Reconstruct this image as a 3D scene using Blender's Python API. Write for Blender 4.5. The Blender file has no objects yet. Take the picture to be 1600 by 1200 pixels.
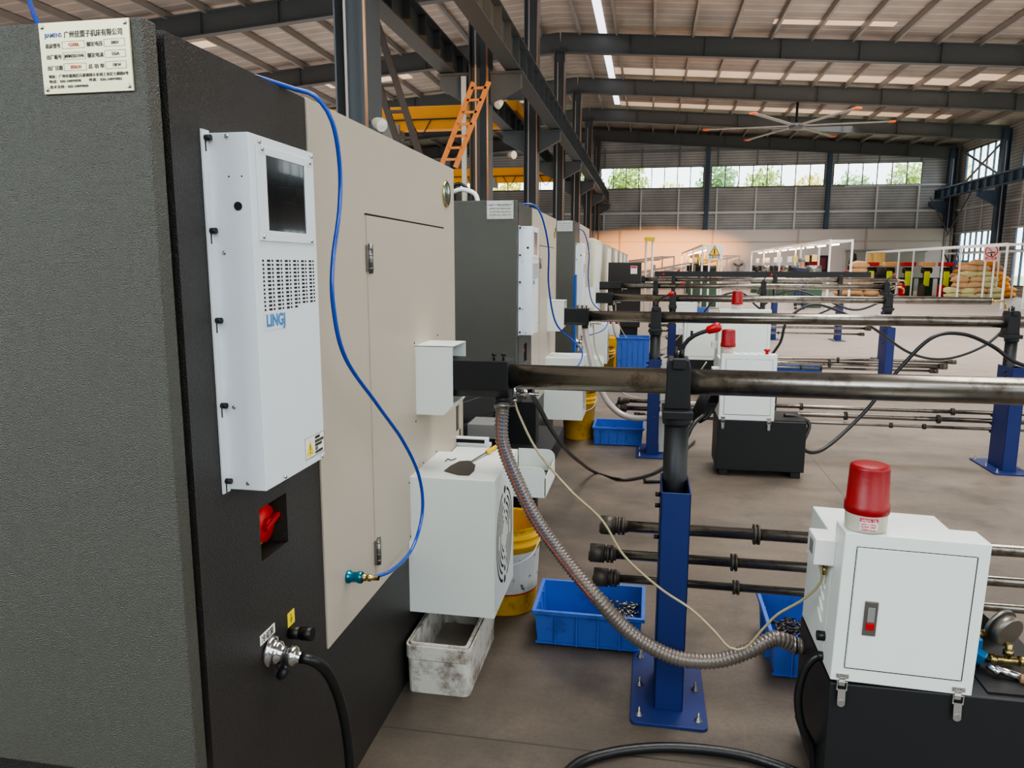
import bpy, bmesh, math, random
from mathutils import Vector, Matrix, noise
random.seed(7)
SC = bpy.context.scene
COL = SC.collection
PI = math.pi

# ------------------------------------------------------------------ camera
F, PITCH, YAW, ROLL, H = 1159.2, .1589, .1820, .0018, 1.55
cy, sy = math.cos(YAW), math.sin(YAW)
FW = Vector((-sy*math.cos(PITCH), cy*math.cos(PITCH), -math.sin(PITCH)))
_r = Vector((cy, sy, 0)); _u = _r.cross(FW)
RT = math.cos(ROLL)*_r + math.sin(ROLL)*_u
UP = -math.sin(ROLL)*_r + math.cos(ROLL)*_u
CAM = Vector((0, 0, H))
cd = bpy.data.cameras.new('camera'); cam = bpy.data.objects.new('camera', cd); COL.objects.link(cam)
cd.sensor_width = 36; cd.lens = F/1600*36; cd.clip_end = 300; cd.clip_start = .05
m3 = Matrix((RT, UP, -FW)).transposed().to_4x4(); m3.translation = CAM
cam.matrix_world = m3
SC.camera = cam

def ray(x, y): return RT*((x-800)/F) - UP*((y-600)/F) + FW
def ay(px, py, Y): d = ray(px, py); return CAM + d*(Y/d.y)       # measured point on the plane y=Y
def ax(px, py, X): d = ray(px, py); return CAM + d*(X/d.x)
def az(px, py, Z=0): d = ray(px, py); return CAM + d*((Z-H)/d.z)

# ------------------------------------------------------------------ materials
_M = {}
def srgb(c):
    return tuple(((v/255)/12.92 if v/255 <= .04045 else ((v/255+.055)/1.055)**2.4) for v in c) + (1,)
def mat(name, c, rough=.5, metal=0., bump=0., bscale=300., var=0., vscale=4., emit=0., ecol=None, trans=0., alpha=1., dirt=None, dscale=3., coat=0., spec=.5, dthr=(.5,.7)):
    if name in _M: return _M[name]
    m = bpy.data.materials.new(name); m.use_nodes = True; nt = m.node_tree; N = nt.nodes; L = nt.links
    b = N['Principled BSDF']; col = srgb(c)
    b.inputs['Base Color'].default_value = col; b.inputs['Roughness'].default_value = rough
    b.inputs['Metallic'].default_value = metal; b.inputs['Specular IOR Level'].default_value = spec
    b.inputs['Coat Weight'].default_value = coat
    b.inputs['Transmission Weight'].default_value = trans; b.inputs['Alpha'].default_value = alpha
    if emit:
        b.inputs['Emission Strength'].default_value = emit; b.inputs['Emission Color'].default_value = srgb(ecol or c)
    tc = N.new('ShaderNodeTexCoord')
    out = None
    if var:
        n = N.new('ShaderNodeTexNoise'); n.inputs['Scale'].default_value = vscale; n.inputs['Detail'].default_value = 5
        L.new(tc.outputs['Object'], n.inputs['Vector'])
        mx = N.new('ShaderNodeMix'); mx.data_type = 'RGBA'
        L.new(n.outputs['Fac'], mx.inputs['Factor'])
        mx.inputs[6].default_value = tuple(v*(1-var) for v in col[:3])+(1,)
        mx.inputs[7].default_value = tuple(min(1, v*(1+var)) for v in col[:3])+(1,)
        out = mx.outputs[2]
    if dirt:
        n = N.new('ShaderNodeTexNoise'); n.inputs['Scale'].default_value = dscale; n.inputs['Detail'].default_value = 9; n.inputs['Roughness'].default_value = .7
        L.new(tc.outputs['Object'], n.inputs['Vector'])
        r = N.new('ShaderNodeMapRange'); r.inputs[1].default_value = dthr[0]; r.inputs[2].default_value = dthr[1]
        L.new(n.outputs['Fac'], r.inputs[0])
        mx = N.new('ShaderNodeMix'); mx.data_type = 'RGBA'; L.new(r.outputs[0], mx.inputs['Factor'])
        mx.inputs[6].default_value = col; mx.inputs[7].default_value = srgb(dirt)
        if out: L.new(out, mx.inputs[6])
        out = mx.outputs[2]
    if out: L.new(out, b.inputs['Base Color'])
    if bump:
        n = N.new('ShaderNodeTexNoise'); n.inputs['Scale'].default_value = bscale; n.inputs['Detail'].default_value = 2
        L.new(tc.outputs['Object'], n.inputs['Vector'])
        bp = N.new('ShaderNodeBump'); bp.inputs['Strength'].default_value = bump; bp.inputs['Distance'].default_value = .0035 if bump >= .8 else .002
        L.new(n.outputs['Fac'], bp.inputs['Height']); L.new(bp.outputs[0], b.inputs['Normal'])
    _M[name] = m; return m

M_dark = mat('charcoal_powder_coat', (77, 76, 68), .27, bump=1., bscale=400, var=.08, spec=.6)
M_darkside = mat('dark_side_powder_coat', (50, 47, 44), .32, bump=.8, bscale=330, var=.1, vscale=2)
M_black = mat('black_paint', (30, 31, 33), .45, var=.1)
M_blk2 = mat('black_rubber', (22, 22, 23), .4)
M_beige = mat('beige_powder_coat', (184, 173, 157), .36, bump=.3, bscale=500)
M_beige2 = mat('pale_cream_paint', (214, 212, 188), .45)
M_white = mat('white_powder_coat', (228, 234, 228), .4, bump=.2, bscale=500, var=.02)
M_whiteC = mat('cool_white_powder_coat', (224, 230, 234), .38, bump=.25, bscale=500)
M_chrome = mat('polished_chrome', (200, 200, 200), .15, 1)
M_steel = mat('dull_steel', (140, 138, 134), .35, .9, var=.15, vscale=30)
M_tube = mat('oiled_steel_tube', (132, 126, 118), .26, .9, var=.2, vscale=9, dirt=(84, 74, 64), dscale=14, dthr=(.5,.7))
M_rod = mat('oily_steel_rod', (140, 133, 124), .24, .88, var=.25, vscale=22, dirt=(74, 62, 52), dscale=22, dthr=(.5,.7))
M_blue = mat('blue_post_paint', (28, 44, 102), .5, var=.12, vscale=5, dirt=(20, 28, 62), dscale=9, dthr=(.6,.75))
M_hoseb = mat('blue_air_hose', (8, 70, 175), .22, coat=.6)
M_teal = mat('teal_anodised', (0, 122, 150), .22, .75)
M_brass = mat('brass_fitting', (170, 150, 100), .25, .95)
M_crate = mat('blue_crate_plastic', (66, 106, 192), .42, var=.12, vscale=8, dirt=(40, 66, 124), dscale=11, dthr=(.56,.75))
M_yel = mat('yellow_bucket_plastic', (226, 172, 18), .4, dirt=(118, 96, 40), dscale=8, dthr=(.54,.74))
M_foam = mat('dirty_white_foam', (216, 212, 202), .85, bump=.6, bscale=90, dirt=(104, 84, 66), dscale=12, dthr=(.47,.68))
M_foamrim = mat('brown_stained_foam', (110, 86, 64), .9, bump=.6, bscale=90, dirt=(200, 192, 180), dscale=14, dthr=(.55,.7))
M_foamin = mat('foam_floor_sludge', (150, 140, 130), .5, var=.3, vscale=12)
M_red = mat('red_plastic', (176, 12, 24), .35)
M_lens = mat('red_lens', (140, 4, 12), .42, bump=.25, bscale=70)
M_cream = mat('cream_plastic', (205, 200, 182), .45)
M_fitw = mat('white_plastic', (228, 228, 224), .4)
M_dglass = mat('dark_display_window', (8, 8, 10), .12, coat=.5)
M_slot = mat('slot_shadow_black', (12, 12, 12), .8)
M_hook = mat('rust_scrap', (60, 52, 42), .6, .5)
M_spat = mat('dark_steel_blade', (88, 82, 76), .5, .6)
M_corr = mat('ribbed_wire_hose', (112, 102, 94), .3, .25, var=.15, vscale=20, coat=.3)
M_clr = mat('clear_pvc_hose', (176, 166, 160), .2, 0, coat=.6)
M_thin = mat('amber_thin_tube', (168, 156, 122), .25, coat=.4)
M_rubber = mat('black_hose_rubber', (26, 26, 27), .35, bump=.3, bscale=200)
M_struct = mat('dark_blue_grey_steel', (88, 92, 94), .45, var=.08, vscale=1)
M_structb = mat('blue_tinted_steel', (66, 84, 104), .5, var=.08, vscale=1)
M_purlin = mat('galvanised_purlin', (150, 146, 142), .45, .3)
M_girt = mat('bright_wall_girt', (214, 218, 220), .45, .1)
M_lad = mat('brown_steel_ladder', (84, 66, 56), .5)
M_ladw = mat('orange_wood_ladder', (226, 150, 86), .6)
M_crane = mat('yellow_crane_paint', (222, 150, 20), .5, var=.06)
M_conduit = mat('pale_conduit', (196, 184, 178), .4)
M_conduit_lit = mat('warm_lit_pipe', (196, 150, 120), .35, .4)  # conduit colour with the warm low sun painted in
M_tan = mat('tan_sack', (198, 158, 116), .9, bump=.5, bscale=30, var=.15)
M_orange = mat('orange_sack', (232, 152, 62), .9, bump=.5, bscale=30, var=.15)
M_pink = mat('brown_pink_sack', (176, 128, 112), .9, bump=.5, bscale=30, var=.15)
M_khaki = mat('khaki_sack', (200, 190, 140), .9, bump=.5, bscale=30, var=.15)
M_green = mat('machine_green', (62, 92, 74), .5, var=.1)
M_dgreen = mat('dark_machine_green', (38, 62, 44), .5, var=.1)
M_lime = mat('lime_panel', (206, 222, 40), .5)
M_skin = mat('skin', (190, 140, 115), .6)
M_navy = mat('navy_cloth', (38, 44, 62), .85, var=.1)
M_denim = mat('blue_denim', (52, 66, 96), .85, var=.1)
M_greycap = mat('grey_cap_cloth', (110, 112, 118), .8)
M_tube_lamp = mat('lit_lamp_tube', (255, 255, 250), .4, emit=6, ecol=(255, 252, 240))
M_text = mat('dark_lettering', (72, 68, 60), .6)
M_textr = mat('red_lettering', (190, 80, 40), .6)
M_textb = mat('blue_lettering', (70, 130, 190), .6)
M_textbb = mat('deep_blue_lettering', (78, 104, 168), .6)
M_plate = mat('cream_metal_plate', (226, 216, 178), .38, .25, var=.06, vscale=20)
M_platel = mat('silver_plate', (178, 176, 168), .35, .6, var=.25, vscale=40)
M_ylab = mat('yellow_label', (238, 214, 50), .5)
M_wlab = mat('white_label', (236, 234, 228), .5)
M_clay = mat('worn_sticker', (190, 190, 186), .6, var=.1, vscale=12, dirt=(70, 80, 110), dscale=16, dthr=(.6,.62))
M_gold = mat('gold_rim', (200, 190, 130), .2, .9)
M_redlab = mat('red_label', (206, 40, 76), .5)
M_grey = mat('grey_paint', (128, 128, 126), .5)
M_door = mat('grey_shutter', (150, 146, 138), .6, var=.06)

def floor_mat():
    m = bpy.data.materials.new('stained_concrete'); m.use_nodes = True; nt = m.node_tree; N = nt.nodes; L = nt.links
    b = N['Principled BSDF']; tc = N.new('ShaderNodeTexCoord'); P = tc.outputs['Object']
    def nz(sc, det, stretch=None):
        n = N.new('ShaderNodeTexNoise'); n.inputs['Scale'].default_value = sc; n.inputs['Detail'].default_value = det; n.inputs['Roughness'].default_value = .65
        if stretch:
            mp = N.new('ShaderNodeMapping'); mp.inputs['Scale'].default_value = stretch; L.new(P, mp.inputs[0]); L.new(mp.outputs[0], n.inputs['Vector'])
        else: L.new(P, n.inputs['Vector'])
        return n.outputs['Fac']
    def ramp(f, a, c1, d, c2):
        r = N.new('ShaderNodeValToRGB'); r.color_ramp.elements[0].position = a; r.color_ramp.elements[0].color = c1
        r.color_ramp.elements[1].position = d; r.color_ramp.elements[1].color = c2; L.new(f, r.inputs[0]); return r.outputs[0]
    def mixc(f, a, c, typ='MIX'):
        x = N.new('ShaderNodeMix'); x.data_type = 'RGBA'; x.blend_type = typ
        if isinstance(f, float): x.inputs[0].default_value = f
        else: L.new(f, x.inputs[0])
        L.new(a, x.inputs[6])
        if isinstance(c, tuple): x.inputs[7].default_value = c
        else: L.new(c, x.inputs[7])
        return x.outputs[2]
    base = ramp(nz(.9, 8, (1, 2.2, 1)), .32, srgb((88, 80, 71)), .68, srgb((128, 114, 99)))
    fine = ramp(nz(60, 3), .3, (.82, .82, .82, 1), .7, (1.1, 1.1, 1.1, 1))
    c = mixc(1., base, fine, 'MULTIPLY')
    st = ramp(nz(2.6, 8), .50, (0, 0, 0, 1), .68, (1, 1, 1, 1))
    mul = N.new('ShaderNodeMath'); mul.operation = 'MULTIPLY'; mul.inputs[1].default_value = .75; L.new(st, mul.inputs[0])
    c = mixc(mul.outputs[0], c, srgb((66, 60, 54)))
    sep = N.new('ShaderNodeSeparateXYZ'); L.new(P, sep.inputs[0])
    def joint(o, off, per):
        a = N.new('ShaderNodeMath'); a.operation = 'SUBTRACT'; L.new(o, a.inputs[0]); a.inputs[1].default_value = off
        q = N.new('ShaderNodeMath'); q.operation = 'PINGPONG'; L.new(a.outputs[0], q.inputs[0]); q.inputs[1].default_value = per/2
        l = N.new('ShaderNodeMath'); l.operation = 'LESS_THAN'; L.new(q.outputs[0], l.inputs[0]); l.inputs[1].default_value = .0035
        return l.outputs[0]
    mx = N.new('ShaderNodeMath'); mx.operation = 'MAXIMUM'; L.new(joint(sep.outputs[0], 1.345, 6.), mx.inputs[0]); L.new(joint(sep.outputs[1], 2.19, 6.), mx.inputs[1])
    c = mixc(mx.outputs[0], c, srgb((58, 52, 46)))
    # far floor painted paler, standing in for reflected window light
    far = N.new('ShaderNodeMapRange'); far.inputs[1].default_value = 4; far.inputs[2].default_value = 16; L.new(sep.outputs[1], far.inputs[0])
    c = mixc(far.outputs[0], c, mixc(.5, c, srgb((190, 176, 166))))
    nx = N.new('ShaderNodeMapRange'); nx.inputs[1].default_value = 1.3; nx.inputs[2].default_value = -.6; L.new(sep.outputs[0], nx.inputs[0])  # shade and stains beside the machine row, painted darker
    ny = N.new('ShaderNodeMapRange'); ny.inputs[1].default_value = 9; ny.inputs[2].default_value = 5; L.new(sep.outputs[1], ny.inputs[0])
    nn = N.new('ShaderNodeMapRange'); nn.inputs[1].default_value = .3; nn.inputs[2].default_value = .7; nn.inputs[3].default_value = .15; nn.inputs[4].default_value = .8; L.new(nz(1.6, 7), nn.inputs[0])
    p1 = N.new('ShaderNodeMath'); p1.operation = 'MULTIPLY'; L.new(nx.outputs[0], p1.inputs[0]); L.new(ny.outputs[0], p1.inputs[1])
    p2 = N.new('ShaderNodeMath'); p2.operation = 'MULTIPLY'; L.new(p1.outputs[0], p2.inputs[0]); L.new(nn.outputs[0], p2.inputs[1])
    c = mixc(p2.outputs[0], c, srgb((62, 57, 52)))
    L.new(c, b.inputs['Base Color'])
    rr = N.new('ShaderNodeMapRange'); rr.inputs[3].default_value = .34; rr.inputs[4].default_value = .6; L.new(nz(4, 5), rr.inputs[0]); L.new(rr.outputs[0], b.inputs['Roughness'])
    bp = N.new('ShaderNodeBump'); bp.inputs['Strength'].default_value = .15; bp.inputs['Distance'].default_value = .002; L.new(nz(120, 3), bp.inputs['Height']); L.new(bp.outputs[0], b.inputs['Normal'])
    return m

def banded(name, c1, c2, axis, period, rough=.5, metal=0., duty=.5, extra=None, varscale=.6, smooth=True, tint=None):
    """corrugated sheet: bands along one axis"""
    m = bpy.data.materials.new(name); m.use_nodes = True; nt = m.node_tree; N = nt.nodes; L = nt.links
    b = N['Principled BSDF']; tc = N.new('ShaderNodeTexCoord'); sep = N.new('ShaderNodeSeparateXYZ'); L.new(tc.outputs['Object'], sep.inputs[0])
    q = N.new('ShaderNodeMath'); q.operation = 'PINGPONG'; L.new(sep.outputs[axis], q.inputs[0]); q.inputs[1].default_value = period/2
    r = N.new('ShaderNodeMapRange'); r.inputs[1].default_value = period/2*(duty-.15); r.inputs[2].default_value = period/2*(duty+.15); L.new(q.outputs[0], r.inputs[0])
    mx = N.new('ShaderNodeMix'); mx.data_type = 'RGBA'; L.new(r.outputs[0], mx.inputs[0]); mx.inputs[6].default_value = srgb(c1); mx.inputs[7].default_value = srgb(c2)
    o = mx.outputs[2]
    n = N.new('ShaderNodeTexNoise'); n.inputs['Scale'].default_value = varscale; n.inputs['Detail'].default_value = 6; L.new(tc.outputs['Object'], n.inputs['Vector'])
    rm = N.new('ShaderNodeValToRGB'); rm.color_ramp.elements[0].position = .3; rm.color_ramp.elements[0].color = (.72, .70, .68, 1)
    rm.color_ramp.elements[1].position = .7; rm.color_ramp.elements[1].color = (1.15, 1.12, 1.08, 1); L.new(n.outputs['Fac'], rm.inputs[0])
    m2 = N.new('ShaderNodeMix'); m2.data_type = 'RGBA'; m2.blend_type = 'MULTIPLY'; m2.inputs[0].default_value = 1; L.new(o, m2.inputs[6]); L.new(rm.outputs[0], m2.inputs[7]); o = m2.outputs[2]
    L.new(o, b.inputs['Base Color']); b.inputs['Roughness'].default_value = rough; b.inputs['Metallic'].default_value = metal
    bp = N.new('ShaderNodeBump'); bp.inputs['Strength'].default_value = .35; bp.inputs['Distance'].default_value = .02; L.new(q.outputs[0], bp.inputs['Height']); L.new(bp.outputs[0], b.inputs['Normal'])
    return m
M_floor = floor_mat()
M_roof = banded('insulated_roof_sheet', (206, 200, 196), (170, 163, 158), 1, .62, .42, .25, .12)
M_siding = banded('corrugated_siding', (186, 188, 190), (154, 157, 161), 2, .17, .5)
M_sidingy = banded('corrugated_side_siding', (198, 198, 198), (164, 165, 167), 2, .17, .5)
M_panel = mat('smooth_wall_panel', (196, 188, 184), .55, var=.05, vscale=.4)
M_skyl = mat('translucent_skylight_sheet', (240, 214, 192), .5, emit=.42, ecol=(255, 214, 180), var=.35, vscale=1.2)
M_skylw = mat('white_skylight_sheet', (245, 246, 255), .5, emit=2.2, ecol=(240, 240, 255))
def glass_mat():
    m = bpy.data.materials.new('window_glass'); m.use_nodes = True; N = m.node_tree.nodes; L = m.node_tree.links
    N.remove(N['Principled BSDF']); t = N.new('ShaderNodeBsdfTransparent'); t.inputs[0].default_value = (.95, .98, .97, 1)
    g = N.new('ShaderNodeBsdfGlossy'); g.inputs['Roughness'].default_value = .05
    x = N.new('ShaderNodeMixShader'); x.inputs[0].default_value = .07
    L.new(t.outputs[0], x.inputs[1]); L.new(g.outputs[0], x.inputs[2]); L.new(x.outputs[0], N['Material Output'].inputs[0]); return m
M_glass = glass_mat()

# ------------------------------------------------------------------ mesh helpers
class MB:
    def __init__(s): s.bm = bmesh.new()
    def box(s, x0, x1, y0, y1, z0, z1, mtx=None):
        v = [s.bm.verts.new((x, y, z)) for x in (x0, x1) for y in (y0, y1) for z in (z0, z1)]
        for f in ((0,1,3,2), (4,6,7,5), (0,4,5,1), (2,3,7,6), (0,2,6,4), (1,5,7,3)): s.bm.faces.new([v[i] for i in f])
        if mtx is not None:
            for q in v: q.co = mtx @ q.co
        return s
    def bar(s, p, q, w, h, up=(0, 0, 1)):
        p, q = Vector(p), Vector(q); d = (q-p).normalized(); u = Vector(up)
        if abs(d.dot(u)) > .98: u = Vector((0, 1, 0))
        r = d.cross(u).normalized(); u = r.cross(d)
        a = []
        for e in (p, q):
            for i, j in ((-1,-1), (1,-1), (1,1), (-1,1)): a.append(s.bm.verts.new(e + r*(i*w/2) + u*(j*h/2)))
        for f in ((0,3,2,1), (4,5,6,7), (0,1,5,4), (1,2,6,5), (2,3,7,6), (3,0,4,7)): s.bm.faces.new([a[i] for i in f])
        return s
    def ibeam(s, p, q, w, h, t=.02, up=(0, 0, 1)):
        p, q, up = Vector(p), Vector(q), Vector(up); d = (q-p).normalized()
        r = d.cross(up).normalized(); u = r.cross(d)
        s.bar(p, q, t, h-2*t, up); s.bar(p+u*(h/2-t/2), q+u*(h/2-t/2), w, t, up); s.bar(p-u*(h/2-t/2), q-u*(h/2-t/2), w, t, up)
        return s
    def cyl(s, p, q, r, r2=None, n=20, cap=True):
        p, q = Vector(p), Vector(q); r2 = r if r2 is None else r2; d = (q-p).normalized()
        a = d.orthogonal().normalized(); b = d.cross(a)
        A = [s.bm.verts.new(p + (a*math.cos(2*PI*i/n) + b*math.sin(2*PI*i/n))*r) for i in range(n)]
        B = [s.bm.verts.new(q + (a*math.cos(2*PI*i/n) + b*math.sin(2*PI*i/n))*r2) for i in range(n)]
        for i in range(n):
            f = s.bm.faces.new((A[i], A[(i+1) % n], B[(i+1) % n], B[i])); f.smooth = True
        if cap: s.bm.faces.new(A[::-1]); s.bm.faces.new(B)
        return s
    def lathe(s, prof, o=(0, 0, 0), axis=(0, 0, 1), n=28, sy_=1.):
        o = Vector(o); d = Vector(axis).normalized(); a = d.orthogonal().normalized()
        if abs(d.z) > .99: a = Vector((1, 0, 0))
        b = d.cross(a); R = []
        for r, t in prof:
            R.append([s.bm.verts.new(o + d*t + (a*math.cos(2*PI*i/n) + b*math.sin(2*PI*i/n)*sy_)*max(r, 1e-5)) for i in range(n)])
        for k in range(len(R)-1):
            for i in range(n):
                f = s.bm.faces.new((R[k][i], R[k][(i+1) % n], R[k+1][(i+1) % n], R[k+1][i])); f.smooth = True
        return s
    def tube(s, pts, r, n=10, rf=None, step=.02, ctrl=True):
        P = spline(pts, step) if ctrl else [Vector(p) for p in pts]
        t0 = (P[1]-P[0]).normalized(); a = t0.orthogonal().normalized(); R = []
        for i, p in enumerate(P):
            t = (P[min(i+1, len(P)-1)] - P[max(i-1, 0)]).normalized()
            a = (a - t*a.dot(t)).normalized(); b = t.cross(a); rr = r if rf is None else rf(i)
            R.append([s.bm.verts.new(p + (a*math.cos(2*PI*k/n) + b*math.sin(2*PI*k/n))*rr) for k in range(n)])
        for i in range(len(R)-1):
            for k in range(n):
                f = s.bm.faces.new((R[i][k], R[i][(k+1) % n], R[i+1][(k+1) % n], R[i+1][k])); f.smooth = True
        s.bm.faces.new(R[0][::-1]); s.bm.faces.new(R[-1]); return s
    def prism(s, poly, d):
        """poly: list of 3D points; extruded by d"""
        d = Vector(d); A = [s.bm.verts.new(Vector(p)) for p in poly]; B = [s.bm.verts.new(Vector(p)+d) for p in poly]; n = len(A)
        s.bm.faces.new(A); s.bm.faces.new(B[::-1])
        for i in range(n): s.bm.faces.new((A[i], B[i], B[(i+1) % n], A[(i+1) % n]))
        return s
    def sph(s, c, r, sx=1, sy_=1, sz=1, seg=12, rot=None):
        res = bmesh.ops.create_uvsphere(s.bm, u_segments=seg, v_segments=max(6, seg//2+1), radius=r)
        for v in res['verts']:
            q = Vector((v.co.x*sx, v.co.y*sy_, v.co.z*sz))
            if rot: q = rot @ q
            v.co = q + Vector(c)
            for f in v.link_faces: f.smooth = True
        return s
    def build(s, name, m, parent=None, bev=0., loc=None):
        bmesh.ops.recalc_face_normals(s.bm, faces=s.bm.faces)
        me = bpy.data.meshes.new(name); s.bm.to_mesh(me); s.bm.free(); me.materials.append(m)
        o = bpy.data.objects.new(name, me); COL.objects.link(o)
        if parent is not None:
            base = parent.location.copy(); pp = parent.parent
            while pp is not None: base += pp.location; pp = pp.parent
            me.transform(Matrix.Translation(-base)); o.parent = parent
        else:
            vs = [v.co for v in me.vertices]
            c = Vector((sum(v.x for v in vs)/len(vs), sum(v.y for v in vs)/len(vs), min(v.z for v in vs)))
            if m in (M_floor,): c = Vector((0, 0, 0))
            if loc is not None: c = Vector(loc)
            me.transform(Matrix.Translation(-c)); o.location = c
        if bev:
            md = o.modifiers.new('bevel', 'BEVEL'); md.width = bev; md.segments = 2; md.limit_method = 'ANGLE'; md.angle_limit = .7
        return o
def spline(pts, step=.02):
    P = [Vector(p) for p in pts]; P = [P[0]*2-P[1]] + P + [P[-1]*2-P[-2]]; out = []
    for i in range(1, len(P)-2):
        a, b, c, d = P[i-1:i+3]; n = max(2, int((c-b).length/step))
        for k in range(n):
            t = k/n
            out.append(.5*((2*b) + (c-a)*t + (2*a-5*b+4*c-d)*t*t + (3*b-a-3*c+d)*t**3))
    out.append(P[-2]); return out
def tag(o, label, cat, group=None, kind=None):
    if label: o['label'] = label
    if cat: o['category'] = cat
    if group: o['group'] = group
    if kind: o['kind'] = kind
    return o
def thing(name, loc, label, cat, group=None):
    o = bpy.data.objects.new(name, None); COL.objects.link(o); o.location = loc; o.empty_display_size = .1
    return tag(o, label, cat, group)
def struct(name, mb, m, bev=0., parent=None, loc=None):
    o = mb.build(name, m, parent, bev, loc); 
    if parent is None: o['kind'] = 'structure'
    return o
def text(name, s, size, m, origin, xdir, ydir, parent, width=None, align='LEFT', ext=.0004, bold=.012):
    c = bpy.data.curves.new('t', 'FONT'); c.body = s; c.size = size; c.extrude = ext; c.align_x = align; c.offset = size*bold
    o = bpy.data.objects.new('t', c); COL.objects.link(o); bpy.context.view_layer.update()
    dg = bpy.context.evaluated_depsgraph_get(); me = bpy.data.meshes.new_from_object(o.evaluated_get(dg))
    bpy.data.objects.remove(o); bpy.data.curves.remove(c)
    if not me.vertices: return None
    if width:
        xs = [v.co.x for v in me.vertices]; w = max(xs)-min(xs); k = width/w
        for v in me.vertices: v.co.x *= k
    xd = Vector(xdir).normalized(); yd = Vector(ydir).normalized(); zd = xd.cross(yd)
    mm = Matrix((xd, yd, zd)).transposed().to_4x4(); mm.translation = Vector(origin)
    me.transform(mm); me.materials.clear(); me.materials.append(m)
    n = bpy.data.objects.new(name, me); COL.objects.link(n)
    base = parent.location.copy(); pp = parent.parent
    while pp is not None: base += pp.location; pp = pp.parent
    me.transform(Matrix.Translation(-base)); n.parent = parent
    return n
XP, YP, ZP = Vector((1, 0, 0)), Vector((0, 1, 0)), Vector((0, 0, 1))
Y_ = (0, 1, 0)

# ================================================================== SETTING
XL, XR, XC = -25.7, 18.6, -3.7                 # left wall, right wall, middle row of columns
YF = [9.36+7*i for i in range(7)]              # portal frames
YE = 51.7
def roofz(x): return 10.62 - .0756*abs(x-XC)
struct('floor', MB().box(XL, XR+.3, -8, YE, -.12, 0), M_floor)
struct('trim_1', MB().box(-80, 80, -60, 140, -.3, -.14), mat('outside_ground', (150, 150, 120), .9, var=.2, vscale=.3), loc=(0, 0, 0))
# roof: two slopes
r = MB()
for xa, xb in ((XL, XC), (XC, XR+.2)):
    za, zb = roofz(xa), roofz(xb)
    r.prism([(xa, -5, za), (xb, -5, zb), (xb, -5, zb+.1), (xa, -5, za+.1)], (0, YE+5, 0))
struct('ceiling', r, M_roof, loc=(0, 0, 0))
# skylight sheets glowing by emission in place of daylight through them
def roofstrip(x0, x1, y0, y1, dz=.015):
    return MB().prism([(x0, y0, roofz(x0)-dz), (x1, y0, roofz(x1)-dz), (x1, y0, roofz(x1)-dz-.01), (x0, y0, roofz(x0)-dz-.01)], (0, y1-y0, 0))
k = 1
for x0, x1, y0, y1, m in ((-2.25, -1.95, 14, 44, M_skylw), (-6.3, -5.6, 12, 45, M_skylw),
        (-1.9, 13.5, 36.0, 37.1, M_skyl), (-1.9, 15, 40.2, 41.2, M_skyl), (-1.9, 15, 43.2, 44.2, M_skyl), (4, 8, 28.7, 29.2, M_skyl), (13, 17, 35, 36, M_skyl),
        (-15, -11, 33.5, 34.5, M_skyl), (-19, -16, 26.3, 27.0, M_skyl), (-9.5, -7, 41, 42, M_skyl)):
    o = struct('trim_%d' % (k+1), roofstrip(x0, x1, y0, y1), m); k += 1
# far wall: siding with three window bands, smooth panel wall below
w = MB()
w.box(XL, XR, YE, YE+.1, 0, 6.6)
for xa, xb in ((XL, XC), (XC, XR)):
    w.prism([(xa, YE, 7.98), (xb, YE, 7.98), (xb, YE, roofz(xb)), (xa, YE, roofz(xa))], (0, .1, 0))
WB = [(-22, -14.2), (-13.2, -4.2), (-3.45, 3.25), (3.75, 10.75), (11.3, 16.5)]
xs = [XL] + [v for p in WB for v in p] + [XR]
for i in range(0, len(xs), 2): w.box(xs[i], xs[i+1], YE, YE+.1, 6.6, 7.98)
struct('wall_back', w, M_siding, loc=(0, 0, 0))
for i, (a, b) in enumerate(WB):
    f = MB(); n = 8 if b-a > 6 else 6
    for kx in range(n+1):
        x = a+(b-a)*kx/n; f.box(x-.025, x+.025, YE-.02, YE+.06, 6.6, 7.98)
    f.box(a, b, YE-.02, YE+.06, 6.58, 6.64); f.box(a, b, YE-.02, YE+.06, 7.93, 7.98)
    o = struct('window_%d' % (i+1), f, M_struct); MB().box(a, b, YE+.02, YE+.03, 6.62, 7.95).build('glass_pane', M_glass, o)
w = MB().box(-13, XR-.15, YE-.5, YE-.3, 0, 3.85)
struct('wall_partition', w, M_panel, .01)
t = MB()
for x in (-2.05, 4.0, 9.3, 13.4): t.box(x-.06, x+.06, YE-.56, YE-.5, 0, 3.85)
t.box(-13, XR-.2, YE-.53, YE-.5, 3.05, 3.12); struct('trim_20', t, mat('panel_joint_strip', (176, 164, 152), .5))
g = MB()
for x in [-3.2+2.45*i for i in range(9)]:
    if min(abs(x-3.5), abs(x-11)) > .5: g.box(x-.05, x+.05, YE-.14, YE-.02, 3.85, 6.55)
g.box(-13, XR-.3, YE-.2, YE-.02, 4.92, 5.04); g.box(12, XR-.5, YE-.2, YE-.02, 6.5, 6.58)
struct('trim_21', g, M_girt)
g = MB()
for x in [-3.2+2.45*i for i in range(9)]: g.box(x-.04, x+.04, YE-.1, YE-.02, 7.98, 9.2)
g.box(-13, XR-.3, YE-.12, YE-.02, 8.9, 8.98); struct('trim_22', g, M_grey)
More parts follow.
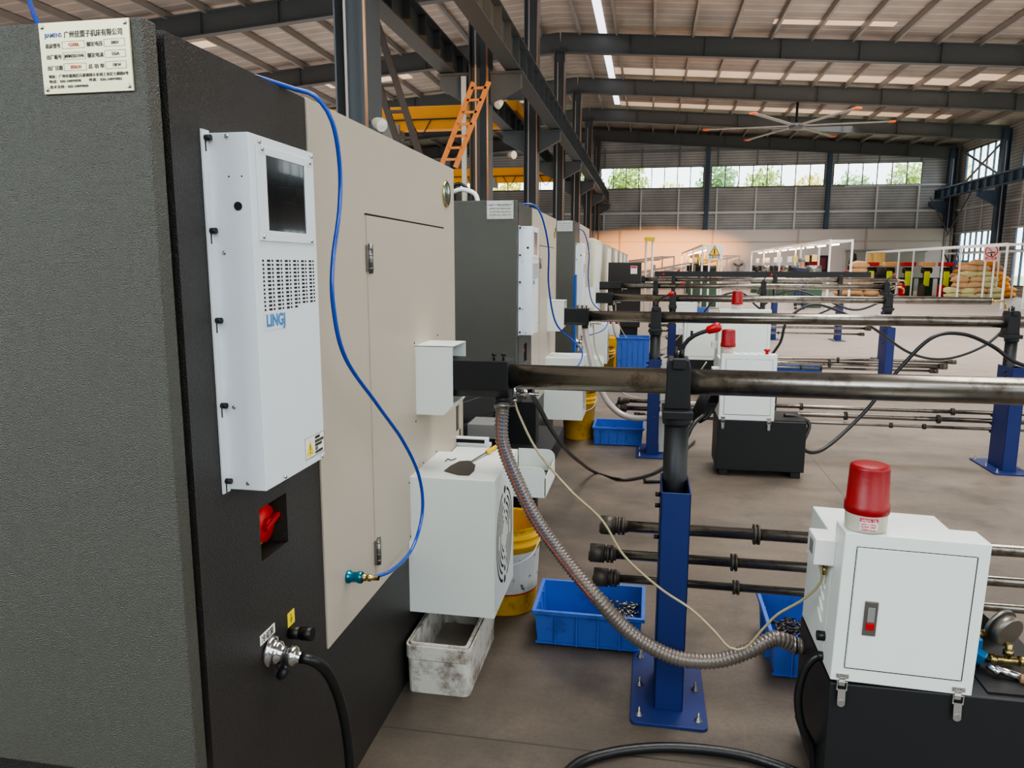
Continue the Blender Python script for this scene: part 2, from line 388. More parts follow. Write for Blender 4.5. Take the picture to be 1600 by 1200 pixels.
# right side wall with high window band and low windows
w = MB()
rw = [(38.2, 43.4), (45.0, 50.6)]; 
w.box(XR, XR+.1, -2, YE, 3.55, 6.5); w.box(XR, XR+.1, -2, YE, 8.4, 9.0); w.box(XR, XR+.1, -2, YE, 0, .5)
zone = [-2, 3, 8, 10, 15, 17, 22, 24, 29, 31, 36, 38.2, 43.4, 45.9, 50.6, YE]   # solid, window, solid ...
for i in range(0, len(zone), 2): w.box(XR, XR+.1, zone[i], zone[i+1], 6.5, 8.4); w.box(XR, XR+.1, zone[i], zone[i+1], .5, 3.55)
struct('wall_right', w, M_sidingy, loc=(0, 0, 0))
for i in range(1, len(zone)-1, 2):
    a, b = zone[i], zone[i+1]
    for z0, z1, nm in ((6.5, 8.4, 'h'), (.5, 3.55, 'l')):
        f = MB(); n = 5 if nm == 'h' else 6
        for ky in range(n+1):
            y = a+(b-a)*ky/n; f.box(XR-.03, XR+.07, y-.03, y+.03, z0, z1)
        f.box(XR-.03, XR+.07, a, b, z0, z0+.06); f.box(XR-.03, XR+.07, a, b, z1-.06, z1)
        if nm == 'l': f.box(XR-.03, XR+.07, a, b, 2.3, 2.4)
        o = struct('window_%d' % (6+i+(0 if nm == 'h' else 1)), f, M_structb); MB().box(XR+.02, XR+.03, a, b, z0, z1).build('glass_pane', M_glass, o)
g = MB()
for y in [15+2.33*i for i in range(16)]: g.box(XR-.08, XR-.01, y-.04, y+.04, 3.6, 6.5)
g.box(XR-.12, XR-.01, 0, YE, 4.9, 5.0); g.box(XR-.12, XR-.01, 0, YE, 6.42, 6.5); g.box(XR-.12, XR-.01, 0, YE, 3.5, 3.58); struct('trim_23', g, M_girt)
struct('wall_front', MB().box(XL, XR, -7.9, -7.8, 0, 8.8), M_siding, loc=(0, 0, 0))
struct('wall_left', MB().box(XL-.1, XL, -2, YE, 0, 9.0), M_sidingy, loc=(0, 0, 0))
# steel doors and shutters of the partition wall
o = struct('door_1', MB().box(12.3, 16.9, YE-.6, YE-.5, 0, 2.4), M_door); MB().box(12.2, 17.0, YE-.62, YE-.55, 2.4, 2.55).build('door_header', M_grey, o)
struct('door_2', MB().box(-3.4, -2.3, YE-.6, YE-.5, 0, 2.3), M_door)
struct('door_3', MB().box(2.6, 3.4, YE-.6, YE-.5, 0, 2.3), M_black)
tag(MB().box(3.42, 4.6, YE-.75, YE-.6, 0, 2.4).build('yellow_curtain', mat('sunlit_yellow_strip', (240, 196, 110), .6)), 'pale yellow strip panel hanging beside the dark doorway on the far wall', 'panel')
# gable columns
for i, (x, l) in enumerate(((3.5, 'dark blue gable post between the first and second far window bands'), (11.0, 'dark blue gable post between the second and third far window bands'), (-13.7, 'dark blue gable post in the far left bay behind the yellow cranes'))):
    tag(MB().ibeam((x, YE-.15, 0), (x, YE-.15, roofz(x)-.1), .26, .26, up=Y_).build('gable_post', M_structb), l, 'post')

# portal columns, rafters
ORD = ['nearest', 'second', 'third', 'fourth', 'fifth', 'sixth', 'farthest']
for i, y in enumerate(YF):
    t = thing('steel_column', (XC, y, 0), 'dark steel column with pale conduits, %s of the row behind the lathes' % ORD[i], 'column')
    MB().ibeam((XC, y, .02), (XC, y, roofz(XC)-.75), .46 if i else .5, .42, .022, up=XP).build('column_shaft', M_struct, t)
    MB().box(XC-.3, XC+.3, y-.3, y+.3, 0, .03).build('base_plate', M_struct, t)
    MB().cyl((XC-.06, y-.26, .1), (XC-.06, y-.26, 9.3), .018, n=8).build('conduit', M_conduit, t)
    MB().cyl((XC+.19, y-.26, .1), (XC+.19, y-.26, 9.3), .022, n=8).build('conduit', M_conduit_lit, t)
    if i == 1: MB().box(XC-.37, XC-.27, y-.28, y-.2, .0, 5.5).build('cable_tray', mat('pale_cable_tray', (196, 204, 206), .45), t)
    for sgn in (1, -1):
        b = MB(); x = XC+sgn*.23; b.prism([(x, y-.12, 5.55), (x+sgn*.65, y-.12, 5.55), (x+sgn*.65, y-.12, 5.3), (x, y-.12, 4.95)], (0, .24, 0)); b.box(min(x, x+sgn*.7), max(x, x+sgn*.7), y-.16, y+.16, 5.55, 5.6)
        b.build('crane_bracket', M_struct, t)
for i, y in enumerate(YF):
    for sd, x1 in (('right', XR-.4), ('left', XL+.3)):
        b = MB(); z0, z1 = roofz(XC)-.2, roofz(x1)-.2
        hh = .72
        b.ibeam((XC, y, z0-hh/2), (x1, y, z1-hh/2), .28, hh)
        for kx in range(1, 8):
            x = XC+(x1-XC)*kx/8; zz = roofz(x)-.2; b.box(x-.012, x+.012, y-.13, y+.13, zz-hh+.02, zz-.02)
        tag(b.build('roof_rafter', M_struct), 'dark I-section roof rafter spanning the %s bay, %s from the camera' % (sd, ORD[i]), 'rafter')
for i, y in enumerate(YF):
    if i < 2: continue
    x = XR-.5
    t = thing('steel_column', (x, y, 0), 'blue-grey steel column against the right wall, %s from the camera' % ORD[i], 'column')
    MB().ibeam((x, y, .02), (x, y, roofz(x)-.3), .42, .4, .022, up=XP).build('column_shaft', M_structb, t)
    MB().box(x-.27, x+.27, y-.27, y+.27, 0, .03).build('base_plate', M_structb, t)
    MB().cyl((x-.05, y-.25, .1), (x-.05, y-.25, 8), .025, n=8).build('conduit', M_conduit, t)
    b = MB(); b.prism([(x-.2, y-.12, 5.5), (x-1.15, y-.12, 5.5), (x-1.15, y-.12, 5.25), (x-.2, y-.12, 4.7)], (0, .24, 0)); b.build('crane_bracket', M_structb, t)
# purlins run away from the camera, one by one
for sd in (1, -1):
    for kx in range(15):
        x = XC+sd*(.75+1.42*kx); z = roofz(x)-.13
        o = MB().bar((x, 4, z), (x, YE-.2, z), .09, .22).build('roof_purlin', M_purlin)
        tag(o, 'pale galvanised purlin under the roof sheets of the %s bay' % ('right' if sd > 0 else 'left'), 'purlin', 'purlins of the %s bay' % ('right' if sd > 0 else 'left'))
# crane runway beams with stiffeners
def runway(x, z0, z1, y0, y1, label, m):
    b = MB(); zc = (z0+z1)/2; b.ibeam((x, y0, zc), (x, y1, zc), .34, z1-z0, .025)
    y = y0+.3
    while y < y1: b.box(x-.15, x+.15, y-.012, y+.012, z0+.02, z1-.02); y += .95
    b.box(x-.05, x+.05, y0, y1, z1, z1+.08); b.box(x-.16, x+.16, y1, y1+.03, z0, z1+.05)
    tag(b.build('crane_runway_beam', m), label, 'beam')
runway(-2.98, 5.62, 6.27, 9.2, 50.4, 'dark crane runway beam with stiffeners on the near side of the column row', M_struct)
runway(-4.42, 5.62, 6.2, 9.2, 50.4, 'dark crane runway beam on the far side of the column row carrying the yellow cranes', M_struct)
runway(17.0, 5.53, 6.07, 20, 50.2, 'blue-grey crane runway beam with stiffeners along the right wall', M_structb)
# yellow cranes
for i, (y, l) in enumerate(((25.0, 'nearer yellow bridge crane girder seen behind the ladders'), (41.0, 'farther yellow bridge crane girder seen low between the columns'))):
    t = thing('bridge_crane', (-14, y, 6.1), l, 'crane')
    MB().box(-24.6, -4.5, y-.22, y+.22, 6.0, 6.75).build('girder', M_crane, t, .02)
    MB().box(-4.75, -4.2, y-1.3, y+1.3, 6.28, 6.6).build('end_carriage', M_crane, t, .02)
    MB().box(-24.6, -4.6, y-.27, y-.23, 6.3, 6.34).build('cable_rail', M_black, t)
    b = MB()
    for q in range(7):
        xx = -6-2*q; b.tube([(xx, y-.28, 6.3), (xx+.35, y-.3, 5.8), (xx+.7, y-.28, 6.3)], .02, 6, step=.15)
    b.build('festoon_cable', M_black, t)
    MB().box(-9.6, -8.4, y-.3, y+.3, 5.75, 6.2).build('hoist', M_grey, t, .03)

# wall brace of the far right corner
b = MB(); b.bar((XR-.2, 44.6, 6.1), (XR-.2, 51, 8.5), .05, .12); b.bar((XR-.25, 44.6, 8.4), (XR-.25, 51, 6.1), .05, .12)
tag(b.build('cross_brace', M_grey), 'crossed diagonal wall brace in the far right corner above the crane rail', 'brace')
# ladders
def ladder(p, q, w, wdir, n, m, name, label, rail=.05, grp=None):
    t = thing(name, p, label, 'ladder'); p, q = Vector(p), Vector(q); wd = Vector(wdir).normalized()*w/2
    for s in (1, -1): MB().bar(p+wd*s, q+wd*s, rail*.5, rail, up=wd).build('rail', m, t)
    for k in range(n):
        c = p.lerp(q, (k+.7)/(n+.2)); MB().bar(c-wd, c+wd, .045, .045).build('rung', m, t)
    return t
ladder(tuple(ay(700, 262, 14.6)), tuple(ay(752, 128, 14.6)), .3, XP, 7, M_ladw, 'wooden_ladder', 'orange sunlit ladder leaning up to the runway beam', .09)
ladder((-2.75, 11.8, 0), (-4.78, 11.8, 6.2), .30, XP, 15, M_lad, 'steel_ladder', 'long dark brown steel ladder rising steeply behind the nearest lathe', .1)
ladder((16.4, 46.5, 3.2), (17.6, 46.5, 5.9), .5, (0.3, 1, 0), 8, M_struct, 'steel_ladder', 'dark access ladder by the right column leading up to the crane rail', .08)
ladder((17.5, 49.3, 3.4), (16.3, 49.3, 5.6), .5, (0.3, 1, 0), 7, M_struct, 'steel_ladder', 'dark access ladder hanging beside the far right corner column', .08)
ladder((16.9, 44.6, 0), (15.6, 44.6, 2.4), .5, (0.3, 1, 0), 6, M_black, 'step_ladder', 'black step ladder standing behind the sack piles', .08)

# ceiling fan
hub = Vector((5.65*37.36/33, 37.36, 7.9))
t = thing('ceiling_fan', hub, 'large six-bladed ceiling fan with orange tips hanging in the right bay', 'fan')
MB().cyl(hub, (hub.x, hub.y, roofz(hub.x)-.9), .06, n=10).build('down_rod', M_black, t)
MB().lathe([(.02, -.15), (.3, -.12), (.34, 0), (.2, .12), (.05, .14)], hub).build('hub', M_struct, t)
for kx in range(6):
    a = math.radians(5+60*kx); d = Vector((math.cos(a), -math.sin(a), 0)); e = hub+d*3.9
    bl = MB().bar(hub+d*.3, e, .26, .03).build('blade', M_purlin, t); MB().bar(e, e+d*.25, .28, .06).build('blade_tip', mat('orange_tip', (230, 110, 60), .5), bl)

# ================================================================== FLOOR LAMPS ON COLUMNS, CAMERAS
def floodlight(p, label, m=M_cream, tilt=(.6, -.6, -.4)):
    t = thing('floodlight', p, label, 'lamp'); p = Vector(p); d = Vector(tilt).normalized()
    MB().lathe([(.02, 0), (.045, .015), (.065, .06), (.085, .17), (.082, .18)], p, d).build('lamp_shade', m, t)
    MB().lathe([(.08, .172), (.001, .185)], p, d).build('lens', M_wlab, t)
    MB().bar(p, p-d*.1+Vector((0, .14, 0)), .03, .03).build('bracket', M_grey, t)
floodlight(tuple(ay(584, 190, 9.0)), 'cream round floodlight on the nearest column', tilt=(.8, -.5, -.35))
floodlight(tuple(ay(785, 158, 15.9)), 'white floodlight fixed under the runway bracket of the second column', M_fitw, (-.5, -.6, -.6))
floodlight(tuple(ay(795, 242, 15.9)), 'yellowish round floodlight on the second column above the second lathe', M_cream, (.7, -.6, -.1))

# ================================================================== LATHE
def screw(mb, p, d, r=.0035): mb.lathe([(r, 0), (r*.9, r*.5), (r*.35, r*.75), (.0002, r*.4)], p, d, n=10)
def make_lathe(dy, label, z1=1.955, detail=True):
    Y = 1.22+dy; t = thing('cnc_lathe', (-1.6, Y, 0), label, 'machine', 'row of charcoal and beige CNC lathes')
    B = lambda a, b, c, d, e, f: MB().box(a, b, c+dy, d+dy, e, f)
    # body: charcoal housing, its right skin built around the switch recess
    b = MB(); b.box(-2.4, -.905, 1.25+dy, 3.19+dy, .5, z1); b.box(-.95, -.853, 1.79+dy, 3.19+dy, .5, z1)
    b.box(-.91, -.85, 1.245+dy, 1.475+dy, .0, z1); b.box(-.91, -.85, 1.602+dy, 1.79+dy, .0, z1)
    b.box(-.91, -.85, 1.475+dy, 1.602+dy, 1.006, z1); b.box(-.91, -.85, 1.475+dy, 1.602+dy, .0, .882)
    b.box(-2.4, -.94, 1.34+dy, 3.19+dy, 0, .5); b.box(-.95, -.852, 1.79+dy, 3.15+dy, 0, .52)
    b.build('body_housing', M_darkside, t)
    B(-2.4, -.851, 1.19, 1.228, .53, z1+.006).build('rear_door_panel', M_dark, t, .004)
    B(-.856, -.845, 1.79, 3.195, .498, z1+.002).build('side_cover', M_beige, t, .0015)
    d = B(-.846, -.8415, 2.158, 3.014, .545, 1.697); d = d.build('access_door', M_beige, t, .0012)
    for z in (1.569, .634) :
        h = MB(); h.cyl((-.838, 2.172+dy, z-.045), (-.838, 2.172+dy, z+.045), .0075, n=12); h.box(-.8445, -.839, 2.15+dy, 2.2+dy, z-.04, z+.04)
        for q in (-.03, -.01, .01, .03): h.cyl((-.838, 2.172+dy, z+q-.002), (-.838, 2.172+dy, z+q+.002), .0085, n=12)
        h.build('hinge', M_steel, d)
    B(-.8445, -.8425, 2.15, 3.02, 1.698, 1.703).build('door_gap', M_slot, d)
    # nameplate
    p = B(-1.048, -.8735, 1.1865, 1.19, z1-.113, z1+.004).build('nameplate', M_plate if detail else M_platel, t, .001)
    s = MB()
    for x in (-1.041, -.881):
        for z in (z1-.105, z1-.003): screw(s, (x, 1.187+dy, z), (0, -1, 0), .0042)
    s.build('screws', M_chrome, p)
    yn = 1.1862+dy; U = (0, 0, 1)
    if detail:
        zt = z1
        text('lettering', 'JIAMENS', .0098, M_textbb, (-1.037, yn, zt-.0205), XP, U, p, .034)
        text('lettering', '广州佳盟子机床有限公司', .0118, M_text, (-.9995, yn, zt-.0215), XP, U, p, .112)
        rows = [('机床型号', 'G500L', '额定电压', '380V'), ('出厂编号', 'JM0MZ6D1046', '额定电流', '50A'), ('出厂日期', '2026.01', '总 功 率', '19KW')]
        for i, (a, bb, c, dd) in enumerate(rows):
            z = zt-(.0375, .0555, .0735)[i]
            text('lettering', a, .0082, M_text, (-1.037, yn, z), XP, U, p, .029)
            text('lettering', bb, .0075, M_textr if i != 1 else M_text, (-.992 if i != 1 else -1.002, yn, z+.001), XP, U, p, .021 if i != 1 else .039)
            text('lettering', c, .0082, M_text, (-.957, yn, z), XP, U, p, .031)
            text('lettering', dd, .0072, M_text, (-.9105, yn, z+.001), XP, U, p, .0155)
            for xa, xb in ((-1.0045, -.9605), (-.9235, -.8835)):
                fr = MB(); q0, q1, w_ = z-.0025, z+.0095, .0006
                fr.box(xa, xb, yn, yn+.0003, q0, q0+w_); fr.box(xa, xb, yn, yn+.0003, q1-w_, q1); fr.box(xa, xa+w_, yn, yn+.0003, q0, q1); fr.box(xb-w_, xb, yn, yn+.0003, q0, q1)
                fr.build('value_frame', M_text, p)
        text('lettering', '地址：广州市番禺区石碁镇桥头东线工业区七横路8号', .0062, M_text, (-1.036, yn, zt-.0865), XP, U, p, .155)
        text('lettering', '电话：020-34899898', .0058, M_text, (-1.036, yn, zt-.0945), XP, U, p, .062)
        text('lettering', '传真：020-34899882', .0058, M_text, (-.958, yn, zt-.0945), XP, U, p, .064)
        text('lettering', '技术支持：020-34899868', .0058, M_text, (-1.035, yn, zt-.1035), XP, U, p, .075)
    else:
        text('lettering', 'JIAMENS 广州佳盟子机床有限公司', .012, M_text, (-1.036, yn, z1-.028), XP, U, p, .15)
        for i in range(3): text('lettering', ['机床型号 G500L  额定电压 380V', '出厂编号 JM0MZ  额定电流 50A', '出厂日期 2026.01  总功率 19KW'][i], .009, M_text, (-1.03, yn, z1-.05-.02*i), XP, U, p, .14)
    # main switch in its recess
    sw = MB(); c = Vector((-.885, 1.548+dy, .945)); sw.lathe([(.001, .008), (.044, .008), (.046, -.012)], c+Vector((.0, 0, 0)), XP); 
    swo = sw.build('main_switch', mat('switch_red', (215, 24, 26), .35), t)
    MB().lathe([(.056, .0), (.056, .004), (.049, .006)], (-.899, 1.548+dy, .945), XP).build('switch_ring', M_ylab, swo)
    k = MB(); k.bar((-.868, 1.528+dy, .937), (-.868, 1.592+dy, .956), .012, .012, up=XP); k.cyl((-.88, 1.55+dy, .945), (-.866, 1.55+dy, .945), .013); k.build('switch_handle', M_red, swo, .002)
    # earth label, cable gland, heavy plug
    l = B(-.8495, -.8485, 1.578, 1.613, .668, .704).build('earth_label', M_ylab, t)
    s = MB()
    for w_, z in ((.014, .684), (.009, .6795), (.004, .675)): s.box(-.8484, -.848, 1.595+dy-w_/2, 1.595+dy+w_/2, z-.001, z+.001)
    s.box(-.8484, -.848, 1.594+dy, 1.596+dy, .684, .698); s.build('earth_symbol', M_black, l)
    g = MB(); g.cyl((-.85, 1.588+dy, .652), (-.822, 1.588+dy, .652), .016, n=14); g.cyl((-.822, 1.588+dy, .652), (-.816, 1.588+dy, .652), .012, n=12); g.cyl((-.816, 1.588+dy, .652), (-.79, 1.588+dy, .652), .017, n=10)
    g.build('cable_gland', M_blk2, t)
    l = B(-.8495, -.8485, 1.447, 1.515, .69, .714).build('pump_label', M_wlab, t)
    text('lettering', '冷却泵', .02, M_text, (-.8483, 1.453+dy, .694), YP, ZP, l, .055)
    pl = MB(); c = (-.85, 1.49+dy, .655)
    pl.lathe([(.036, 0), (.038, .004), (.034, .01), (.027, .014), (.029, .02), (.026, .026), (.019, .032), (.019, .045), (.024, .048), (.024, .062), (.02, .066), (.015, .07), (.013, .078)], c, (1, 0, -.12))
    plo = pl.build('power_socket', M_chrome, t)
    cp = MB(); cp.lathe([(.001, 0), (.017, .001), (.02, .012), (.012, .02), (.001, .022)], (-.835, 1.50+dy, .602), (.7, .3, -.5)); cp.bar((-.845, 1.485+dy, .63), (-.835, 1.50+dy, .605), .008, .003); cp.build('socket_cap', M_black, plo)
    # maker's oval badge
    o = MB(); o.lathe([(.052, 0), (.055, .004), (.047, .007)], (-.8445, 3.067+dy, 1.842), XP, sy_=1.); ob = o.build('oval_badge', M_gold, t)
    MB().lathe([(.047, .005), (.0001, .008)], (-.8445, 3.067+dy, 1.842), XP).build('badge_face', mat('badge_mirror', (150, 160, 150), .15, .9), ob)
    # folded hood over the spindle tube
    h = MB(); P2 = [(-.85, 1.257), (-.70, 1.257), (-.70, 1.045), (-.738, 1.003), (-.85, 1.003)]
    h.prism([(x, 2.604+dy, z) for x, z in P2], (0, .003, 0)); h.prism([(x, 2.80+dy, z) for x, z in P2], (0, .003, 0))
    h.box(-.85, -.70, 2.604+dy, 2.803+dy, 1.2545, 1.2575); h.box(-.85, -.738, 2.604+dy, 2.803+dy, 1.0, 1.003)
    h.prism([(-.70, 2.604+dy, 1.045), (-.738, 2.604+dy, 1.003), (-.736, 2.604+dy, 1.0), (-.697, 2.604+dy, 1.043)], (0, .199, 0))
    h.box(-.8445, -.8425, 2.585+dy, 2.605+dy, .963, 1.275); h.box(-.8445, -.8425, 2.585+dy, 2.93+dy, 1.257, 1.276)
    ho = h.build('spindle_hood', M_white, t)
    s = MB()
    for y, z in ((2.595, 1.268), (2.595, .975), (2.9, 1.268)): screw(s, (-.842, y+dy, z), XP, .004)
    s.build('screws', M_black, ho)
    # lower coolant box with round fan slots
    lb = MB(); lb.box(-.853, -.527, 2.514+dy, 2.90+dy, .26, .785)
    lb.box(-.8445, -.842, 2.495+dy, 2.514+dy, .49, .80); lb.box(-.8445, -.842, 2.495+dy, 2.93+dy, .785, .803)
    lo = lb.build('pump_box', M_white, t, .002)
    s = MB()
    for y, z in ((2.505, .765), (2.505, .56), (2.68, .794), (2.86, .794)): screw(s, (-.842, y+dy, z), XP, .004)
    s.build('screws', M_black, lo)
    v = MB(); cyy, czz = 2.71+dy, .515
    for rr, n, gap, hw in ((.165, 2, .5, .0055), (.138, 2, .7, .005), (.112, 4, .45, .005), (.086, 2, .8, .005), (.06, 4, .6, .0045)):
        for q in range(n):
            a0 = 2*PI*q/n+gap/2+PI/2; a1 = 2*PI*(q+1)/n-gap/2+PI/2; st = 16
            ring = []
            for e in range(st+1):
                a = a0+(a1-a0)*e/st; ring.append((a, ))
            pts = [(-.5265, cyy+math.cos(a[0])*(rr-hw)*.93, czz+math.sin(a[0])*(rr-hw)*1.1) for a in ring] + [(-.5265, cyy+math.cos(a[0])*(rr+hw)*.93, czz+math.sin(a[0])*(rr+hw)*1.1) for a in ring[::-1]]
            bv = v.bm; vs = [bv.verts.new(x) for x in pts]; nn = len(ring)
            for e in range(nn-1): bv.faces.new((vs[e], vs[e+1], vs[2*nn-2-e], vs[2*nn-1-e]))
    for sgn in (1, -1):
        for rr, hw in ((.165, .016), (.125, .012), (.085, .008)):
            v.cyl((-.5264, cyy, czz+sgn*rr*1.1-.0), (-.526, cyy, czz+sgn*rr*1.1), hw, n=14)
    v.build('fan_slots', M_slot, lo)
    # chip tray behind the pump box
    def plate(y):
        pts = [(-.56, y, .735), (-.43, y, .735)]
        for e in range(7): a = PI/2-e*PI/12; pts.append((-.43+.035*math.cos(a), y, .70+.035*math.sin(a)))
        return pts+[(-.395, y, .61), (-.56, y, .61)]
    ct = MB(); ct.prism(plate(2.905+dy), (0, .003, 0)); ct.prism(plate(3.21+dy), (0, .003, 0)); ct.box(-.398, -.395, 2.905+dy, 3.213+dy, .61, .69); ct.box(-.56, -.395, 2.905+dy, 3.213+dy, .607, .61)
    ct.box(-.84, -.56, 2.905+dy, 3.19+dy, .607, .735); cto = ct.build('chip_tray', M_white, t)
    if detail:
        c = MB()
        for q in range(260):
            x, y = random.uniform(-.5, -.41), random.uniform(2.95, 3.19)+dy; z = .612+random.random()*.055*(1-abs(y-dy-3.1)/.2)
            a = random.uniform(0, PI); d = Vector((math.cos(a), math.sin(a), random.uniform(-.6, .6)))*random.uniform(.006, .013)
            c.bar(Vector((x, y, z))-d, Vector((x, y, z))+d, .003, .002)
        co = c.build('metal_chips', M_spat, cto); co['kind'] = 'stuff'
        # parts outlet behind the cover: plate with a window, slide rail and conveyor
        q = MB(); q.box(-.856, -.85, 3.195, 3.29, .72, .795); q.box(-.856, -.85, 3.195, 3.21, .72, .98); q.box(-.856, -.85, 3.27, 3.29, .72, .96); q.box(-.856, -.85, 3.195, 3.29, .93, .97)
        q.box(-.9, -.86, 3.3, 3.38, .74, .95); q.build('outlet_plate', M_beige, t)
        MB().box(-.9, -.885, 3.2, 3.29, .76, .95).build('outlet_window', M_dglass, t)
        q = MB(); q.box(-.86, -.70, 3.20, 3.235, .735, .775); q.box(-.86, -.70, 3.20, 3.29, .72, .738); so = q.build('parts_slide', M_whiteC, t, .004)
        q = MB(); q.box(-.855, -.715, 3.197, 3.2, .752, .768); q.build('slide_slot', M_slot, so)
        q = MB(); q.box(-.85, -.70, 3.42, 3.6, .72, .79); q.build('outlet_box', M_grey, t, .003)
        q = MB(); q.bar((-1.0, 3.5, .80), (-.72, 4.0, .86), .10, .11); q.box(-.83, -.5, 3.75, 4.5, .45, .56); q.box(-1.1, -.84, 3.3, 4.6, 0, .7); q.box(-.84, -.6, 4.0, 4.1, .1, .8); q.build('chip_conveyor', M_black, t, .004)
    return t
def make_ac(dy, label, detail=True):
    t = thing('cabinet_air_conditioner', (-.81, 1.5+dy, 1.09), label, 'air conditioner', 'air conditioners bolted to the lathe cabinets')
    X = -.7615
    h = MB(); h.box(-.849, X, 1.355+dy, 1.635+dy, 1.09, 1.80); ho = h.build('housing', M_whiteC, t, .0015)
    f = MB(); f.box(-.8495, -.846, 1.335+dy, 1.36+dy, 1.085, 1.805); f.build('mounting_flange', M_whiteC, t)
    s = MB()
    for py in (217, 357, 492, 622, 743):
        z = 1.55+(ax(330, py, -.84).z-1.55)*1.0
        z = [1.79, 1.615, 1.44, 1.268, 1.11][(217, 357, 492, 622, 743).index(py)]
        s = MB(); s.cyl((-.846, 1.346+dy, z), (-.834, 1.346+dy, z), .006, n=10); s.box(-.8462, -.8455, 1.344+dy, 1.348+dy, z-.025, z); s.build('knob_screw', M_blk2, t)
    s = MB()
    for x, z in ((-.806, 1.793), (-.825, 1.573), (-.823, 1.264), (-.802, 1.105)): screw(s, (x, 1.3545+dy, z), (0, -1, 0), .0045)
    for y, z in ((1.39, 1.787), (1.62, 1.79), (1.40, 1.775), (1.61, 1.775), (1.39, 1.605), (1.605, 1.603), (1.43, 1.10), (1.615, 1.098)): screw(s, (X+.0035, y+dy, z), XP, .0045)
    s.build('screws', M_chrome, t)
    b = MB(); b.cyl((-.79, 1.3552+dy, 1.662), (-.79, 1.3535+dy, 1.662), .0085, n=16)
    for x in (-.806, -.779): b.cyl((x, 1.3552+dy, 1.718), (x, 1.354+dy, 1.718), .0016, n=8)
    b.build('cable_hole_plug', M_black, t)
    # raised window plate
    w = MB(); y0, y1, z0, z1 = 1.378+dy, 1.622+dy, 1.597, 1.782; a, b_, c, d = 1.414+dy, 1.583+dy, 1.618, 1.765
    for q in ((y0, y1, z0, c), (y0, y1, d, z1), (y0, a, c, d), (b_, y1, c, d)): w.box(X, X+.003, *q)
    wo = w.build('window_plate', M_whiteC, t, .0008)
    MB().box(X-.0002, X+.0008, a, b_, c, d).build('display_window', M_dglass, wo)
    g = MB()
    for r_ in range(13):
        for c_ in range(13):
            z = 1.56-r_*.0082; y = 1.384+dy+c_*.0188
            if r_ == 12 and c_ > 7: continue
            g.box(X, X+.0006, y, y+(.0125 if c_ % 2 else .006), z-.0042, z)
    g.build('vent_slots', M_slot, t)
    lg = MB().box(X, X+.0007, 1.378+dy, 1.476+dy, 1.418, 1.455).build('brand_sticker', M_whiteC, t, .0003)
    text('lettering', 'LINGJ', .034, M_textb, (X+.001, 1.387+dy, 1.426), YP, ZP, lg, .078, bold=.035)
    wl = MB().box(X, X+.0007, 1.533+dy, 1.634+dy, 1.108, 1.158).build('warning_label', M_wlab, t)
    tr = MB(); tr.prism([(X+.0008, 1.539+dy, 1.114), (X+.0008, 1.578+dy, 1.114), (X+.0008, 1.5585+dy, 1.15)], (.0003, 0, 0)); tr.build('warning_triangle', M_ylab, wl)
    q = MB(); X2 = X+.0012
    q.box(X2, X2+.0002, 1.557+dy, 1.560+dy, 1.126, 1.14); q.box(X2, X2+.0002, 1.557+dy, 1.560+dy, 1.118, 1.122)
    for z in (1.108, 1.157): q.box(X2-.0003, X2, 1.533+dy, 1.634+dy, z, z+.001)
    for y in (1.533, 1.633): q.box(X2-.0003, X2, y+dy, y+.001+dy, 1.108, 1.158)
    q.box(X2-.0003, X2, 1.585+dy, 1.61+dy, 1.147, 1.153); q.build('label_marks', M_black, wl)
    if detail:
        for i, s_ in enumerate(('请在断电后打开此盖', '否则有触电危险', '注意', '必须可靠接地')): text('lettering', s_, .0075, M_text, (X2, 1.583+dy, 1.138-.0085*i), YP, ZP, wl, (.046, .036, .014, .04)[i])
    return t
L1 = make_lathe(0, 'charcoal and beige CNC lathe filling the left foreground')
make_ac(0, 'white air conditioner box with dark window on the nearest lathe')
L2 = make_lathe(3.6, 'second charcoal and beige CNC lathe from the camera, just behind the first', detail=False)
make_ac(3.5, 'white air conditioner box on the second lathe from the camera', False)
MB().box(-.795, -.735, 3.6+2.52, 3.6+2.53, .02, .03).build('shim', M_black, L2) if 0 else None
b = MB(); b.tube([ay(706, 292, 5.3), ay(716, 287, 5.3), ay(728, 292, 5.3), ay(734, 304, 5.3), ay(735, 322, 5.3)], .012, 8); b.build('black_top_hose', M_rubber, L2)
b = MB(); b.tube([ay(708, 300, 5.2), ay(722, 296, 5.2), ay(742, 303, 5.2), ay(748, 322, 5.2)], .016, 8); b.build('pale_top_pipe', M_fitw, L2)
L3 = make_lathe(7.3, 'third charcoal and beige CNC lathe, beyond the blue upright tray', z1=2.04, detail=False)
make_ac(7.3, 'white air conditioner box on the third lathe from the camera', False)
